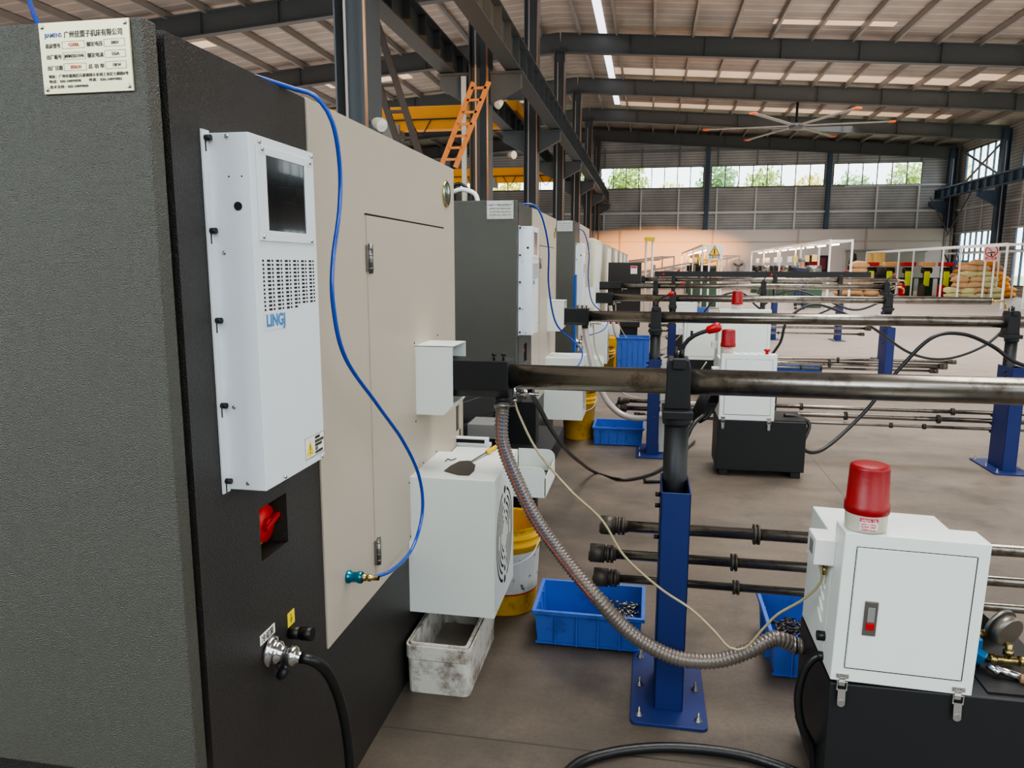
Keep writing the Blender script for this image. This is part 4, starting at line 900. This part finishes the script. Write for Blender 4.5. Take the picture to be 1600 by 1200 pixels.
# coiled cable at the side of the second tank
b = MB()
cc = Vector((.44, 5.6, .54))
for k in range(7):
    rr = .11+.008*math.sin(k*2); off = Vector((.0+.011*k-.03, .0, 0)); P = []
    for e in range(25):
        a = 2*PI*e/24; P.append(cc+off+Vector((math.sin(a)*.05, math.cos(a)*rr*.55*0+math.cos(a)*.05, math.sin(a+.3*k)*0)) + Vector((math.cos(a)*.045, 0, math.sin(a)*rr*1.25)))
    b.tube(P, .0085, 6, step=.03)
tag(b.build('coiled_cable', M_rubber), 'black cable coil hanging at the left side of the second white cabinet', 'cable')
hose('grey_hose', 'dark grey hose running from the coil down to the floor by the second post', [(.42, 5.5, .47), (.33, 5.4, .40), (.25, 5.35, .2), (.16, 5.3, .03), (0, 5.25, .018)], .016, M_rubber)

# ================================================================== SMALL THINGS ON THE NEAR PUMP BOX
t = thing('spatula', tuple(az(716, 730, .787)), 'dark steel spatula with yellow handle lying on the nearest white pump box', 'spatula')
bl = [az(px, py, .787) for px, py in ((694, 736), (704, 728), (718, 721), (733, 720), (743, 727), (741, 736), (733, 743), (715, 742))]
MB().prism(bl, (0, 0, .002)).build('blade', M_spat, t)
a, b_ = az(735, 722, .79), az(760, 707, .797); MB().bar(a, b_, .008, .003).build('neck', M_steel, t)
d = az(779, 697, .803); MB().lathe([(.004, 0), (.009, .005), (.0105, .02), (.0105, .075), (.012, .085), (.009, .095), (.001, .098)], b_, (d-b_)).build('handle', mat('yellow_handle', (220, 176, 30), .35), t)
tag(MB().tube([az(px, py, .789) for px, py in ((696, 721), (700, 717), (705, 719), (713, 716))], .002, 6, step=.005).build('metal_scrap', M_hook), 'small dark curled metal scrap lying beside the spatula', 'scrap')

# ================================================================== CONTAINERS
def crate(x0, x1, y0, y1, z1, label, m=M_crate, ribs=4, rot=0., grp='blue plastic crates on the floor'):
    cx, cyy = (x0+x1)/2, (y0+y1)/2; t = thing('plastic_crate', (cx, cyy, 0), label, 'crate', grp); t.rotation_euler[2] = rot
    w = .004; tp = .012
    b = MB()
    def wall(pts): b.prism(pts, (0, 0, 0))
    o = [(x0+tp, y0+tp), (x1-tp, y0+tp), (x1-tp, y1-tp), (x0+tp, y1-tp)]; u = [(x0, y0), (x1, y0), (x1, y1), (x0, y1)]
    bv = b.bm
    def loop(p, z, ins): 
        s = [(1, 1), (-1, 1), (-1, -1), (1, -1)]
        return [bv.verts.new((q[0]+s[i][0]*ins, q[1]+s[i][1]*ins, z)) for i, q in enumerate(p)]
    L_ = [loop(o, .003, 0), loop(u, z1, 0), loop(u, z1, w), loop(o, .008, w)]
    for k in range(3):
        for i in range(4): bv.faces.new((L_[k][i], L_[k][(i+1) % 4], L_[k+1][(i+1) % 4], L_[k+1][i]))
    bv.faces.new(L_[0][::-1]); bv.faces.new(L_[3])
    b.build('crate_shell', m, t)
    b = MB(); e = .011
    for q in ((x0-e, x1+e, y0-e, y0+w), (x0-e, x1+e, y1-w, y1+e), (x0-e, x0+w, y0, y1), (x1-w, x1+e, y0, y1)): b.box(*q, z1-.016, z1+.001)
    b.build('crate_rim', m, t, .002)
    for k in range(1, ribs+1):
        x = x0+(x1-x0)*k/(ribs+1); MB().box(x-.003, x+.003, y0-.008, y0+.012, .01, z1-.01).build('crate_rib', m, t)
    for k in range(1, 3):
        y = y0+(y1-y0)*k/3; MB().box(x0-.008, x0+.012, y-.003, y+.003, .01, z1-.01).build('crate_rib', m, t)
    MB().box(x0+.004, x1-.004, y0+.002, y0+.014, .008, .016).build('crate_rib', m, t)
    return t
def loose_parts(cx, cyy, z, n, sx, sy_, label, m=M_steel):
    b = MB()
    for k in range(n):
        p = Vector((cx+random.uniform(-1, 1)*sx, cyy+random.uniform(-1, 1)*sy_, z+random.random()*.035)); a = random.uniform(0, PI); d = Vector((math.cos(a), math.sin(a), random.uniform(-.3, .5))).normalized()*.016
        b.cyl(p-d, p+d, .0045, n=7); b.cyl(p+d, p+d*1.25, .008, n=6)
    tag(b.build('turned_parts', m), label, 'parts', kind='stuff')
crate(-.425, .01, 2.83, 3.13, .155, 'blue plastic crate holding a few turned parts, beside the nearest post', ribs=4)
loose_parts(-.085, 2.97, .085, 90, .065, .09, 'heap of small shiny turned parts inside the near blue crate')
crate(.50, .78, 2.75, 3.15, .17, 'blue plastic crate of dark parts tucked behind the nearest hydraulic tank', ribs=3)
loose_parts(.63, 2.93, .07, 110, .08, .12, 'dark turned parts filling the crate behind the nearest tank', M_spat)
crate(-.445, -.02, 6.35, 6.7, .16, 'blue plastic crate on the floor beside the second yellow bucket', ribs=5)
crate(-.35, .1, 10.2, 10.6, .2, 'blue crate behind the second feeder post, farther back', ribs=5)
crate(-.4, .02, 9.75, 10.1, .62, 'tall blue bin under the third feeder tube', ribs=5)
crate(1.7, 2.3, 10.4, 10.8, .2, 'blue crate on the floor behind the second white cabinet beacon', ribs=5)
crate(1.0, 1.45, 19.0, 19.4, .5, 'small distant blue crate beyond the feeder tubes', ribs=4)
def bucket(x, y, r, h, label, paper=False, m=M_yel):
    t = thing('bucket', (x, y, 0), label, 'bucket', 'yellow plastic buckets')
    MB().lathe([(.001, .004), (r*.84, .0), (r*.86, .01), (r*.97, h*.78), (r*1.03, h*.785), (r*1.03, h*.81), (r*.98, h*.815), (r*.99, h*.87), (r*1.04, h*.875), (r*1.04, h*.895), (r, h*.9), (r, h*.985), (r*1.03, h*.99), (r*1.03, h), (r*.985, h), (r*.97, h*.97), (r*.84, .02), (.001, .018)], (x, y, 0), n=40).build('bucket_shell', m, t)
    b = MB(); b.tube([(x-r*1.04, y, h*.86), (x-r*.8, y-r*.8, h*.7), (x, y-r*1.15, h*.62), (x+r*.8, y-r*.8, h*.7), (x+r*1.04, y, h*.86)], .0025, 6); b.build('wire_handle', M_fitw, t)
    if paper:
        p = MB(); v = []
        for z in (h*.26, h*.72):
            rr = r*(.86+.11*z/(h*.78))+.0012
            for k in range(11): a = -PI*.62+PI*.62*k/10; v.append(p.bm.verts.new((x+math.cos(a)*rr, y+math.sin(a)*rr, z)))
        for k in range(10): p.bm.faces.new((v[k], v[k+1], v[k+12], v[k+11]))
        lo = p.build('paper_label', M_clay, t)
        p = MB(); v = []
        for z in (h*.245, h*.262):
            rr = r*(.86+.11*z/(h*.78))+.0016
            for k in range(11): a = -PI*.62+PI*.62*k/10; v.append(p.bm.verts.new((x+math.cos(a)*rr, y+math.sin(a)*rr, z)))
        for k in range(10): p.bm.faces.new((v[k], v[k+1], v[k+12], v[k+11]))
        p.build('label_edge', M_red, lo)
    return t
bucket(-.61, 3.18, .158, .41, 'yellow bucket with torn white label behind the nearest pump box', True)
bucket(-.60, 6.62, .155, .42, 'yellow bucket beside the second blue crate')
b = bucket(-.62, 10.4, .17, .42, 'yellow bucket beside the third lathe')
tag(MB().box(-.66, -.2, 10.9, 11.3, .0, .5).build('yellow_bin', M_yel, bev=.01), 'yellow bin low under the third feeder tube', 'bin')
tag(MB().box(-.75, -.45, 11.6, 11.9, 0, .78).build('red_bin', mat('dark_red_bin', (150, 20, 30), .5), bev=.01), 'dark red bin behind the third lathe', 'bin')
# foam box
t = thing('foam_box', (-.70, 2.6, 0), 'grimy white foam box on the floor beneath the nearest pump box', 'box')
b = MB(); x0, x1, y0, y1 = -.838, -.592, 2.40, 2.88; w = .022; z1 = .185
def rrect(x0, x1, y0, y1, r, z, n=5):
    out = []
    for cx, cyy, a0 in ((x1-r, y0+r, -PI/2), (x1-r, y1-r, 0), (x0+r, y1-r, PI/2), (x0+r, y0+r, PI)):
        for k in range(n): a = a0+PI/2*k/(n-1); out.append((cx+r*math.cos(a), cyy+r*math.sin(a), z))
    return out
def shell(mb, loops, capb=True, capt=True):
    R = [[mb.bm.verts.new(p) for p in l] for l in loops]; n = len(R[0])
    for k in range(len(R)-1):
        for i in range(n): mb.bm.faces.new((R[k][i], R[k][(i+1) % n], R[k+1][(i+1) % n], R[k+1][i]))
    if capb: mb.bm.faces.new(R[0][::-1])
    if capt: mb.bm.faces.new(R[-1])
shell(b, [rrect(x0+.008, x1-.008, y0+.008, y1-.008, .025, 0), rrect(x0+.004, x1-.004, y0+.004, y1-.004, .028, .13), rrect(x0, x1, y0, y1, .028, .135), rrect(x0, x1, y0, y1, .028, z1), rrect(x0+.006, x1-.006, y0+.006, y1-.006, .024, z1+.001), rrect(x0+.008, x1-.008, y0+.008, y1-.008, .022, z1-.004), rrect(x0+w*.55, x1-w*.55, y0+w*.55, y1-w*.55, .02, z1-.004), rrect(x0+w*.6, x1-w*.6, y0+w*.6, y1-w*.6, .018, z1+.006), rrect(x0+w, x1-w, y0+w, y1-w, .012, z1+.006), rrect(x0+w+.004, x1-w-.004, y0+w+.004, y1-w-.004, .012, .05)], capt=False)
b.build('box_shell', M_foam, t)
b = MB(); shell(b, [rrect(x0+.0065, x1-.0065, y0+.0065, y1-.0065, .022, z1-.002), rrect(x0+w*.56, x1-w*.56, y0+w*.56, y1-w*.56, .02, z1-.002)], False, False); b.build('stained_rim_groove', M_foamrim, t)
MB().prism(rrect(x0+w+.003, x1-w-.003, y0+w+.003, y1-w-.003, .012, .045), (0, 0, .006)).build('oily_residue', M_foamin, t)

# ================================================================== FAR WORKSHOP
def sack(c, s, yaw, m, name, label, grp, sd):
    b = MB(); res = bmesh.ops.create_icosphere(b.bm, subdivisions=3, radius=1)
    for v in res['verts']:
        p = v.co.copy(); q = Vector((math.copysign(abs(p.x)**.75, p.x)*.42, math.copysign(abs(p.y)**.75, p.y)*.3, p.z*.17))
        q *= 1+.22*noise.noise(p*2.0+Vector((sd, 0, 0))); q.z -= .05*abs(p.x)**3*.5
        v.co = Matrix.Rotation(yaw, 3, 'Z') @ (q*s) + Vector(c)
        for f in v.link_faces: f.smooth = True
    o = b.build(name, m); tag(o, label, 'sack', grp); return o
def pile(cx, cyy, nx, ny, nz, mats, where, grp, s=1.5):
    sd = 0
    for k in range(nz):
        for i in range(nx-(k//2)):
            for j in range(max(1, ny-(k//2))):
                sd += 1; m, cn = random.choice(mats)
                sack((cx+(i-(nx-k//2-1)/2)*.62*s+random.uniform(-.08, .08), cyy+(j-(ny-1)/2)*.45*s, .17*s+.27*s*k), s*random.uniform(.92, 1.05), random.uniform(-.35, .35), m, 'sack', '%s sack stacked in the pile %s' % (cn, where), grp+' '+cn, sd)
TN, OR, PK, KH = (M_tan, 'tan'), (M_orange, 'orange'), (M_pink, 'pinkish brown'), (M_khaki, 'khaki')
random.seed(3)
pile(15.0, 38.6, 4, 1, 7, [KH, KH, TN], 'left of the no-smoking sign', 'sacks left of sign', .95)
pile(16.3, 40.4, 4, 1, 7, [PK, OR, OR], 'behind the no-smoking sign', 'sacks behind sign', .95)
pile(16.7, 43.6, 4, 1, 6, [OR, OR, TN], 'by the right wall', 'sacks by right wall', 1.0)
pile(10.3, 40.5, 3, 1, 6, [TN], 'in the middle of the far floor', 'sacks in the middle', 1.05)
# overhead light frames with their rows of small machines
def light_frame(x, y0, y1, z, label, lit=True):
    t = thing('light_frame', (x, (y0+y1)/2, 0), label, 'lamp', 'lamp frames over the far benches')
    b = MB()
    for s in (-.35, .35): b.box(x+s-.03, x+s+.03, y0, y1, z, z+.08)
    b.build('frame_rails', M_fitw, t)
    n = int((y1-y0)/5)+1
    for k in range(n):
        y = y0+(y1-y0)*k/(n-1)
        for s in (-.35, .35): MB().box(x+s-.03, x+s+.03, y-.03, y+.03, 0, z).build('leg', M_fitw, t)
        MB().box(x-.35, x+.35, y-.03, y+.03, z, z+.06).build('cross_bar', M_fitw, t)
    k = y0+.4
    while k < y1-1.2 and lit:
        MB().box(x-.03, x+.03, k, k+1.2, z-.1, z-.05).build('lamp_tube', M_tube_lamp, t); k += 2.0
    return t
light_frame(2.25, 29, 48, 2.25, 'white lamp frame over the far left machine row behind the warning sign')
light_frame(6.3, 27, 47, 2.35, 'white lamp frame over the middle machine row by the worker')
light_frame(13.0, 30, 48, 2.3, 'white lamp frame over the green and red machines on the right', False)
light_frame(16.9, 33, 47, 2.2, 'white lamp frame along the right wall beyond the no-smoking sign', False)
def small_machine(x, y, label, grp, m=M_green, head=M_black, top=None, front=None, s=1.):
    t = thing('bench_machine', (x, y, 0), label, 'machine', grp)
    MB().box(x-.28*s, x+.28*s, y-.3*s, y+.3*s, 0, .95*s).build('machine_base', m, t, .02)
    MB().box(x-.35*s, x+.35*s, y-.38*s, y+.38*s, .95*s, 1.0*s).build('table', M_cream if top is None else M_black, t)
    b = MB(); b.box(x-.1*s, x+.1*s, y+.05*s, y+.25*s, 1.0*s, 1.45*s); b.build('machine_column', m, t, .02)
    b = MB(); b.cyl((x-.25*s, y, 1.4*s), (x+.25*s, y, 1.4*s), .16*s, n=14); b.cyl((x, y-.12*s, 1.4*s), (x, y-.12*s, 1.05*s), .05*s, n=10); b.build('motor_head', head, t)
    if front: MB().box(x-.22*s, x+.05*s, y-.42*s, y-.3*s, .55*s, 1.35*s).build('front_panel', front, t, .02)
    if top is None: MB().box(x-.09, x+.09, y-.05, y+.05, 1.7, 1.95).build('white_hopper', M_wlab if random.random() < .6 else mat('pale_yellow_part', (240, 214, 130), .5), t, .01)
    if top: MB().box(x-.33*s, x+.33*s, y-.3*s, y+.3*s, 1.62*s, 1.85*s).build('top_cover', top, t, .03)
    return t
random.seed(5)
for k in range(8):
    small_machine(2.2+.1*(k % 2), 29.5+2.3*k, 'small cream and green bench machine under the lamp frame behind the warning sign', 'bench machines under the left lamp frame', M_green, M_cream if k % 2 else M_black, s=1.0)
for k in range(9):
    small_machine(6.0+.1*(k % 2), 29.6+1.9*k, 'small green bench machine with black motor under the middle lamp frame', 'bench machines under the middle lamp frame', M_green, M_black if k % 3 else M_steel)
for k in range(6):
    tp = (M_red, mat('orange_cover', (226, 164, 100), .5))[k % 2]
    small_machine(11.75+.80*k, 43.4-.35*k, 'tall green machine with %s top cover and lime panel in the far right row' % ('red' if k % 2 == 0 else 'orange'), 'green machines with %s covers' % ('red' if k % 2 == 0 else 'orange'), M_dgreen, M_black, tp, M_lime, .94)
    if k % 2 == 0 or True:
        tag(MB().box(12.0+.80*k, 12.25+.80*k, 42.2-.35*k, 42.5-.35*k, 0, .6).build('red_box', M_red if k % 2 else M_spat, bev=.01), ('small red box' if k % 2 else 'dark square bin') + ' on the floor in front of the tall green machines', 'box', 'boxes before the green machines')
# wall fan
t = thing('pedestal_fan', (5.6, 50.6, 0), 'large grey pedestal fan standing against the far panel wall', 'fan')
b = MB(); c0 = Vector((5.6, 50.6, 1.5)); 
for rr in (.42, .3, .15): b.tube([c0+Vector((rr*math.cos(a*PI/12), 0, rr*math.sin(a*PI/12))) for a in range(25)], .02, 6, step=.2)
for k in range(6): a = k*PI/3; b.bar(c0, c0+Vector((math.cos(a)*.42, 0, math.sin(a)*.42)), .02, .02)
b.build('fan_guard', M_grey, t); MB().cyl((5.6, 50.65, 0), (5.6, 50.65, 1.5), .05, n=10).build('stand', M_grey, t)
b = MB()
for k in range(3): a = .5+k*2*PI/3; b.bar(c0+Vector((0, .04, 0)), c0+Vector((math.cos(a)*.36, .04, math.sin(a)*.36)), .02, .14, up=XP)
b.build('fan_blades', M_black, t)
t = thing('wall_board', (10.4, YE-.62, 1.2), 'dark framed red notice board on the far panel wall', 'board')
MB().box(9.8, 11.2, YE-.56, YE-.505, 1.15, 2.2).build('frame', M_black, t); MB().box(9.95, 11.05, YE-.58, YE-.56, 1.3, 2.05).build('board_face', mat('dark_red_board', (110, 40, 44), .5), t)
MB().box(10.3, 10.6, YE-.6, YE-.58, 1.5, 1.75).build('red_emblem', M_red, t)
# hanging yellow cloths and black coat rack
for k, (px, l) in enumerate(((1350, 'left yellow cloth strip hanging on the far lamp rail'), (1367, 'wider yellow cloth hanging on the far lamp rail'))):
    cx_, cy_ = 12.72, 47.2-1.7*k; tag(MB().box(cx_-.22-.06*k, cx_+.2+.06*k, cy_, cy_+.04, 1.55, 2.31).build('yellow_cloth', mat('yellow_cloth', (236, 196, 120), .8)), l, 'cloth')
tag(MB().lathe([(.3, 0), (.34, .6), (.28, 1.5), (.16, 2.2), (.01, 2.3)], (11.55, 46.5, 0), n=12).build('draped_coat', M_blk2), 'tall black draped coat stand beside the hanging yellow cloths', 'coat')
tag(MB().lathe([(.5, 0), (.62, .4), (.6, 1.0), (.35, 1.45), (.01, 1.5)], (12.3, 44.3, 0), n=12).build('covered_machine', mat('dark_brown_cover', (44, 36, 32), .7)), 'round dark covered machine right of the tan sacks', 'machine')
p = ay(1503, 418, 44); tag(MB().box(p.x-.3, p.x+.3, 44, 44.5, 1.4, 1.85).build('blue_control_box', mat('blue_box', (60, 110, 165), .5), bev=.02), 'blue control box hanging on a cable above the sacks', 'box')
hose('hanging_cable', 'thin dark cable hanging from the lamp frame to the blue control box', [(p.x-.1, 44.2, 1.85), (p.x-.25, 44.2, 2.2), (p.x-.3, 44.2, 2.8)], .02, M_black, 'cable', step=.2)
tag(MB().box(p.x-.32, p.x+.28, 44.05, 44.45, 0, 1.4).build('grey_stand', M_grey), 'grey stand under the blue control box behind the khaki sacks', 'stand')
# signs on posts
def sign_stand(x, y, z0, z1, w, label, kind):
    t = thing('sign_stand', (x, y, 0), label, 'sign')
    for s in (-1, 1): MB().box(x+s*w*.3-.03, x+s*w*.3+.03, y, y+.05, 0, z0+.1).build('leg', M_fitw, t)
    MB().box(x-w*.4, x+w*.4, y-.2, y+.25, 0, .03).build('base', M_grey, t)
    b = MB().box(x-w/2, x+w/2, y-.03, y, z0, z1).build('sign_board', M_wlab if kind == 'warn' else mat('pink_white_sign', (244, 214, 212), .5), t, .01)
    yb = y-.033; cz = z0+(z1-z0)*.6
    if kind == 'warn':
        h = w*.36
        MB().prism([(x-h, yb, cz-h*.85), (x+h, yb, cz-h*.85), (x, yb, cz+h*.95)], (0, -.004, 0)).build('triangle_border', M_black, b)
        MB().prism([(x-h*.82, yb-.004, cz-h*.74), (x+h*.82, yb-.004, cz-h*.74), (x, yb-.004, cz+h*.75)], (0, -.004, 0)).build('triangle', mat('sign_yellow', (246, 190, 30), .5), b)
        MB().box(x-.02, x+.02, yb-.013, yb-.008, cz-.1, cz+h*.35).box(x-.02, x+.02, yb-.013, yb-.008, cz-h*.62, cz-h*.45).build('exclamation_mark', M_black, b)
        text('lettering', '注意安全', .13, M_text, (x-w*.36, yb-.001, z0+.03), XP, ZP, b, w*.72, ext=.002)
    else:
        m = mat('sign_red', (190, 50, 60), .5); r_ = w*.4
        q = MB(); ring = [Vector((x+r_*math.cos(a*PI/16), yb, cz+r_*math.sin(a*PI/16))) for a in range(33)]; q.tube(ring, .022, 6, ctrl=False)
        q.bar((x-r_*.7, yb, cz+r_*.7), (x+r_*.7, yb, cz-r_*.7), .02, .05, up=Y_); q.build('prohibition_ring', m, b)
        q = MB(); q.bar((x-.15, yb, cz-.08), (x+.15, yb, cz-.04), .01, .04, up=ZP); q.box(x-.02, x+.04, yb-.01, yb, cz-.2, cz-.1); q.build('cigarette_symbol', M_black, b)
        text('lettering', '禁止吸烟', .16, m, (x-w*.4, yb-.001, z0+.05), XP, ZP, b, w*.8, ext=.002)
p = ay(1116, 400, 28); sign_stand(p.x, 28, 1.78, 2.28, .56, 'white warning sign with yellow exclamation triangle on two posts', 'warn')
p = ay(1548, 400, 35); sign_stand(p.x, 35, 1.75, 2.45, .58, 'white no-smoking sign with red ring on two posts before the sacks', 'no')
# white pole with yellow top near the far left
t = thing('marker_pole', tuple(ay(1012, 470, 24)*1)[:2]+(0,), 'white double pole with a yellow cap at the far left of the aisle', 'pole'); x = t.location.x; 
for s in (-.1, .1): MB().cyl((x+s, 24, 0), (x+s, 24, 2.3), .035, n=8).build('pole', M_fitw, t)
MB().box(x-.16, x+.16, 23.95, 24.05, 2.3, 2.42).build('cap', M_ylab, t)
# worker seen from behind
def person():
    y = 28.2; p0 = ay(1251, 440, y); x = p0.x
    t = thing('person', (x, y, 0), 'person in dark jacket and blue trousers standing with back turned among the machines', 'person')
    V = [((0, 0, .95), .15), ((0, 0, 1.15), .15), ((0, .02, 1.38), .17), ((0, .02, 1.5), .065), ((0, 0, 1.57), .06), ((0, -.01, 1.66), .1), ((0, -.01, 1.74), .085),
         ((.1, 0, .9), .1), ((.12, 0, .5), .07), ((.12, .02, .08), .045), ((.13, -.12, .04), .04), ((-.1, 0, .9), .1), ((-.12, 0, .5), .07), ((-.13, .02, .08), .045), ((-.14, -.12, .04), .04),
         ((.2, .02, 1.42), .065), ((.26, -.04, 1.15), .045), ((.2, -.22, .98), .035), ((.18, -.3, .97), .035), ((-.2, .02, 1.42), .065), ((-.27, -.04, 1.15), .045), ((-.22, -.22, .98), .035), ((-.2, -.3, .97), .035)]
    E_ = [(0,1),(1,2),(2,3),(3,4),(4,5),(5,6),(0,7),(7,8),(8,9),(9,10),(0,11),(11,12),(12,13),(13,14),(2,15),(15,16),(16,17),(17,18),(2,19),(19,20),(20,21),(21,22)]
    def skinned(name, m, vs, es, grow=0., root=0):
        bm = bmesh.new(); lay = bm.verts.layers.skin.verify(); vv = {}
        for n_, v in enumerate(vs):
            q = bm.verts.new(V[v][0]); r_ = V[v][1]+grow; q[lay].radius = (r_, r_*(.8 if v in (0, 1, 2) else 1)); q[lay].use_root = (n_ == 0); vv[v] = q
        for a_, b_ in es: bm.edges.new((vv[a_], vv[b_]))
        me = bpy.data.meshes.new(name); bm.to_mesh(me); bm.free(); me.materials.append(m)
        o = bpy.data.objects.new(name, me); COL.objects.link(o); o.parent = t
        s = o.modifiers.new('skin', 'SKIN'); s.use_smooth_shade = True
        s = o.modifiers.new('sub', 'SUBSURF'); s.levels = 2; s.render_levels = 2
        return o
    body = skinned('body', M_skin, list(range(23)), E_)
    skinned('jacket', M_navy, [0, 1, 2, 15, 16, 17, 19, 20, 21], [(0,1),(1,2),(2,15),(15,16),(16,17),(2,19),(19,20),(20,21)], .025)
    skinned('trousers', M_denim, [0, 7, 8, 9, 11, 12, 13], [(0,7),(7,8),(8,9),(0,11),(11,12),(12,13)], .02)
    for s in (-1, 1): MB().sph((x+s*.13, y-.06, .045), .06, .9, 2., .75).build('shoe', M_black, t)
    MB().sph((x, y+.01, 1.74), .12, 1, 1.08, .8).build('cap', M_greycap, t)
    return t
try: person()
except Exception as e: print('PERSON FAIL', e)

# trees outside the far windows
random.seed(11)
M_leafs = [mat('leaf_a', (176, 196, 112), .8), mat('leaf_b', (222, 208, 104), .8), mat('leaf_c', (150, 184, 130), .8)]
M_bark = mat('bark', (110, 96, 80), .9)
tx = [-17, -11.5, -5.2, -1.9, 1.4, 4.7, 8.0, 11.3, 14.6, 17.9, 21.2]
for i, x in enumerate(tx):
    y = 58+random.uniform(0, 3); top = (8.3, 8.6, 9.4, 9.8, 8.0, 9.6, 9.0)[i % 7]
    t = thing('outside_tree', (x, y, -.14), '%s tree outside the far windows, %s' % (('yellow-green', 'olive yellow', 'grey-green')[i % 3], 'number %s from the left' % (['one','two','three','four','five','six','seven','eight','nine','ten','eleven','twelve','thirteen','fourteen'][i])), 'tree', 'trees outside the far windows')
    MB().cyl((x, y, -.14), (x, y, top-1.5), .12, .06, n=8).build('trunk', M_bark, t)
    b = MB()
    for q in range(900):
        th, ph = random.uniform(0, 2*PI), math.acos(random.uniform(-1, 1)); rr = random.random()**.4
        c = Vector((x+1.6*rr*math.sin(ph)*math.cos(th), y+1.3*rr*math.sin(ph)*math.sin(th), top-2.2+2.2*rr*math.cos(ph)*(1-.2*random.random())))
        u = Vector((random.gauss(0, 1), random.gauss(0, 1), random.gauss(0, 1))).normalized(); v = u.orthogonal().normalized(); s = random.uniform(.13, .24)
        vs = [b.bm.verts.new(c+u*s), b.bm.verts.new(c+v*s*.6), b.bm.verts.new(c-u*s), b.bm.verts.new(c-v*s*.6)]; b.bm.faces.new(vs)
    b.build('crown', M_leafs[i % 3], t)
# ================================================================== LIGHT
wd = bpy.data.worlds.new('world'); SC.world = wd; wd.use_nodes = True; bg = wd.node_tree.nodes['Background']
bg.inputs[0].default_value = (.90, .96, 1.0, 1); bg.inputs[1].default_value = 4.0
def area(name, loc, target, sx, sy_, power, col, spread=180):
    l = bpy.data.lights.new(name, 'AREA'); l.shape = 'RECTANGLE'; l.size = sx; l.size_y = sy_; l.energy = power; l.color = col; l.spread = math.radians(spread)
    o = bpy.data.objects.new(name, l); COL.objects.link(o); o.location = loc; d = Vector(target)-Vector(loc); o.rotation_euler = d.to_track_quat('-Z', 'Y').to_euler(); return o
area('daylight_behind', (-6, -5.5, 5.4), (-.6, 2, 1.6), 6, 3, 520, (.82, .94, 1.0))
area('daylight_behind', (4, -6, 4.0), (0, 4, .6), 6, 3, 240, (.82, .94, 1.0))
area('window_light_right', (17.8, 8, 6), (0, 10, 1), 18, 4, 420, (1.0, .93, .84))
for i, y in enumerate((14, 24, 34, 44)):  # fill lamps added under the roof, unseen outside their narrowed spread
    area('overhead_fill', (6.5, y, 9.0), (6.5, y, 0), 8, 5, 800, (1.0, .96, .92), 120)
area('overhead_fill', (1.6, 5.5, 9.0), (1.6, 5.5, 0), 3, 8, 420, (1.0, .97, .94), 120)  # added overhead fill, gives the highlight along the tubes
area('overhead_fill', (-14, 30, 8.8), (-14, 30, 0), 14, 20, 900, (1.0, .95, .9), 130)  # added fill for the left bay
area('floor_bounce_fill', (8, 24, .25), (8, 24, 10), 14, 34, 800, (1.0, .92, .86), 150)  # upward fill added to brighten the roof, standing in for bounced light
area('floor_bounce_fill', (-14, 26, .3), (-14, 26, 10), 14, 34, 1300, (1.0, .92, .86), 150)
sn = bpy.data.lights.new('tree_fill_sun', 'SUN'); sn.energy = 4; sn.angle = .02; so_ = bpy.data.objects.new('tree_fill_sun', sn); COL.objects.link(so_); so_.rotation_euler = (math.radians(-22), 0, 0)  # steep sun added only to brighten the trees outside
def spot(loc, tgt, e, ang, col, blend=.3, r=.05, sq=1.):
    l = bpy.data.lights.new('low_sun_beam', 'SPOT'); l.energy = e; l.spot_size = math.radians(ang); l.color = col; l.spot_blend = blend; l.shadow_soft_size = r
    o = bpy.data.objects.new('low_sun_beam', l); COL.objects.link(o); o.location = loc; o.rotation_euler = (Vector(tgt)-Vector(loc)).to_track_quat('-Z', 'Y').to_euler(); o.scale = (1, sq, 1); return o
spot((14, 14, 4.0), (.6, 51.2, 2.4), 190000, 18, (1, .42, .11), 1., sq=.30)
spot((10, -2, 3.5), (-4.2, 15, 4.6), 9000, 12, (1, .55, .22), .5)
SC.view_settings.view_transform = 'AgX'
try: SC.view_settings.look = 'AgX - Medium High Contrast'
except Exception: pass
SC.view_settings.exposure = 0.08
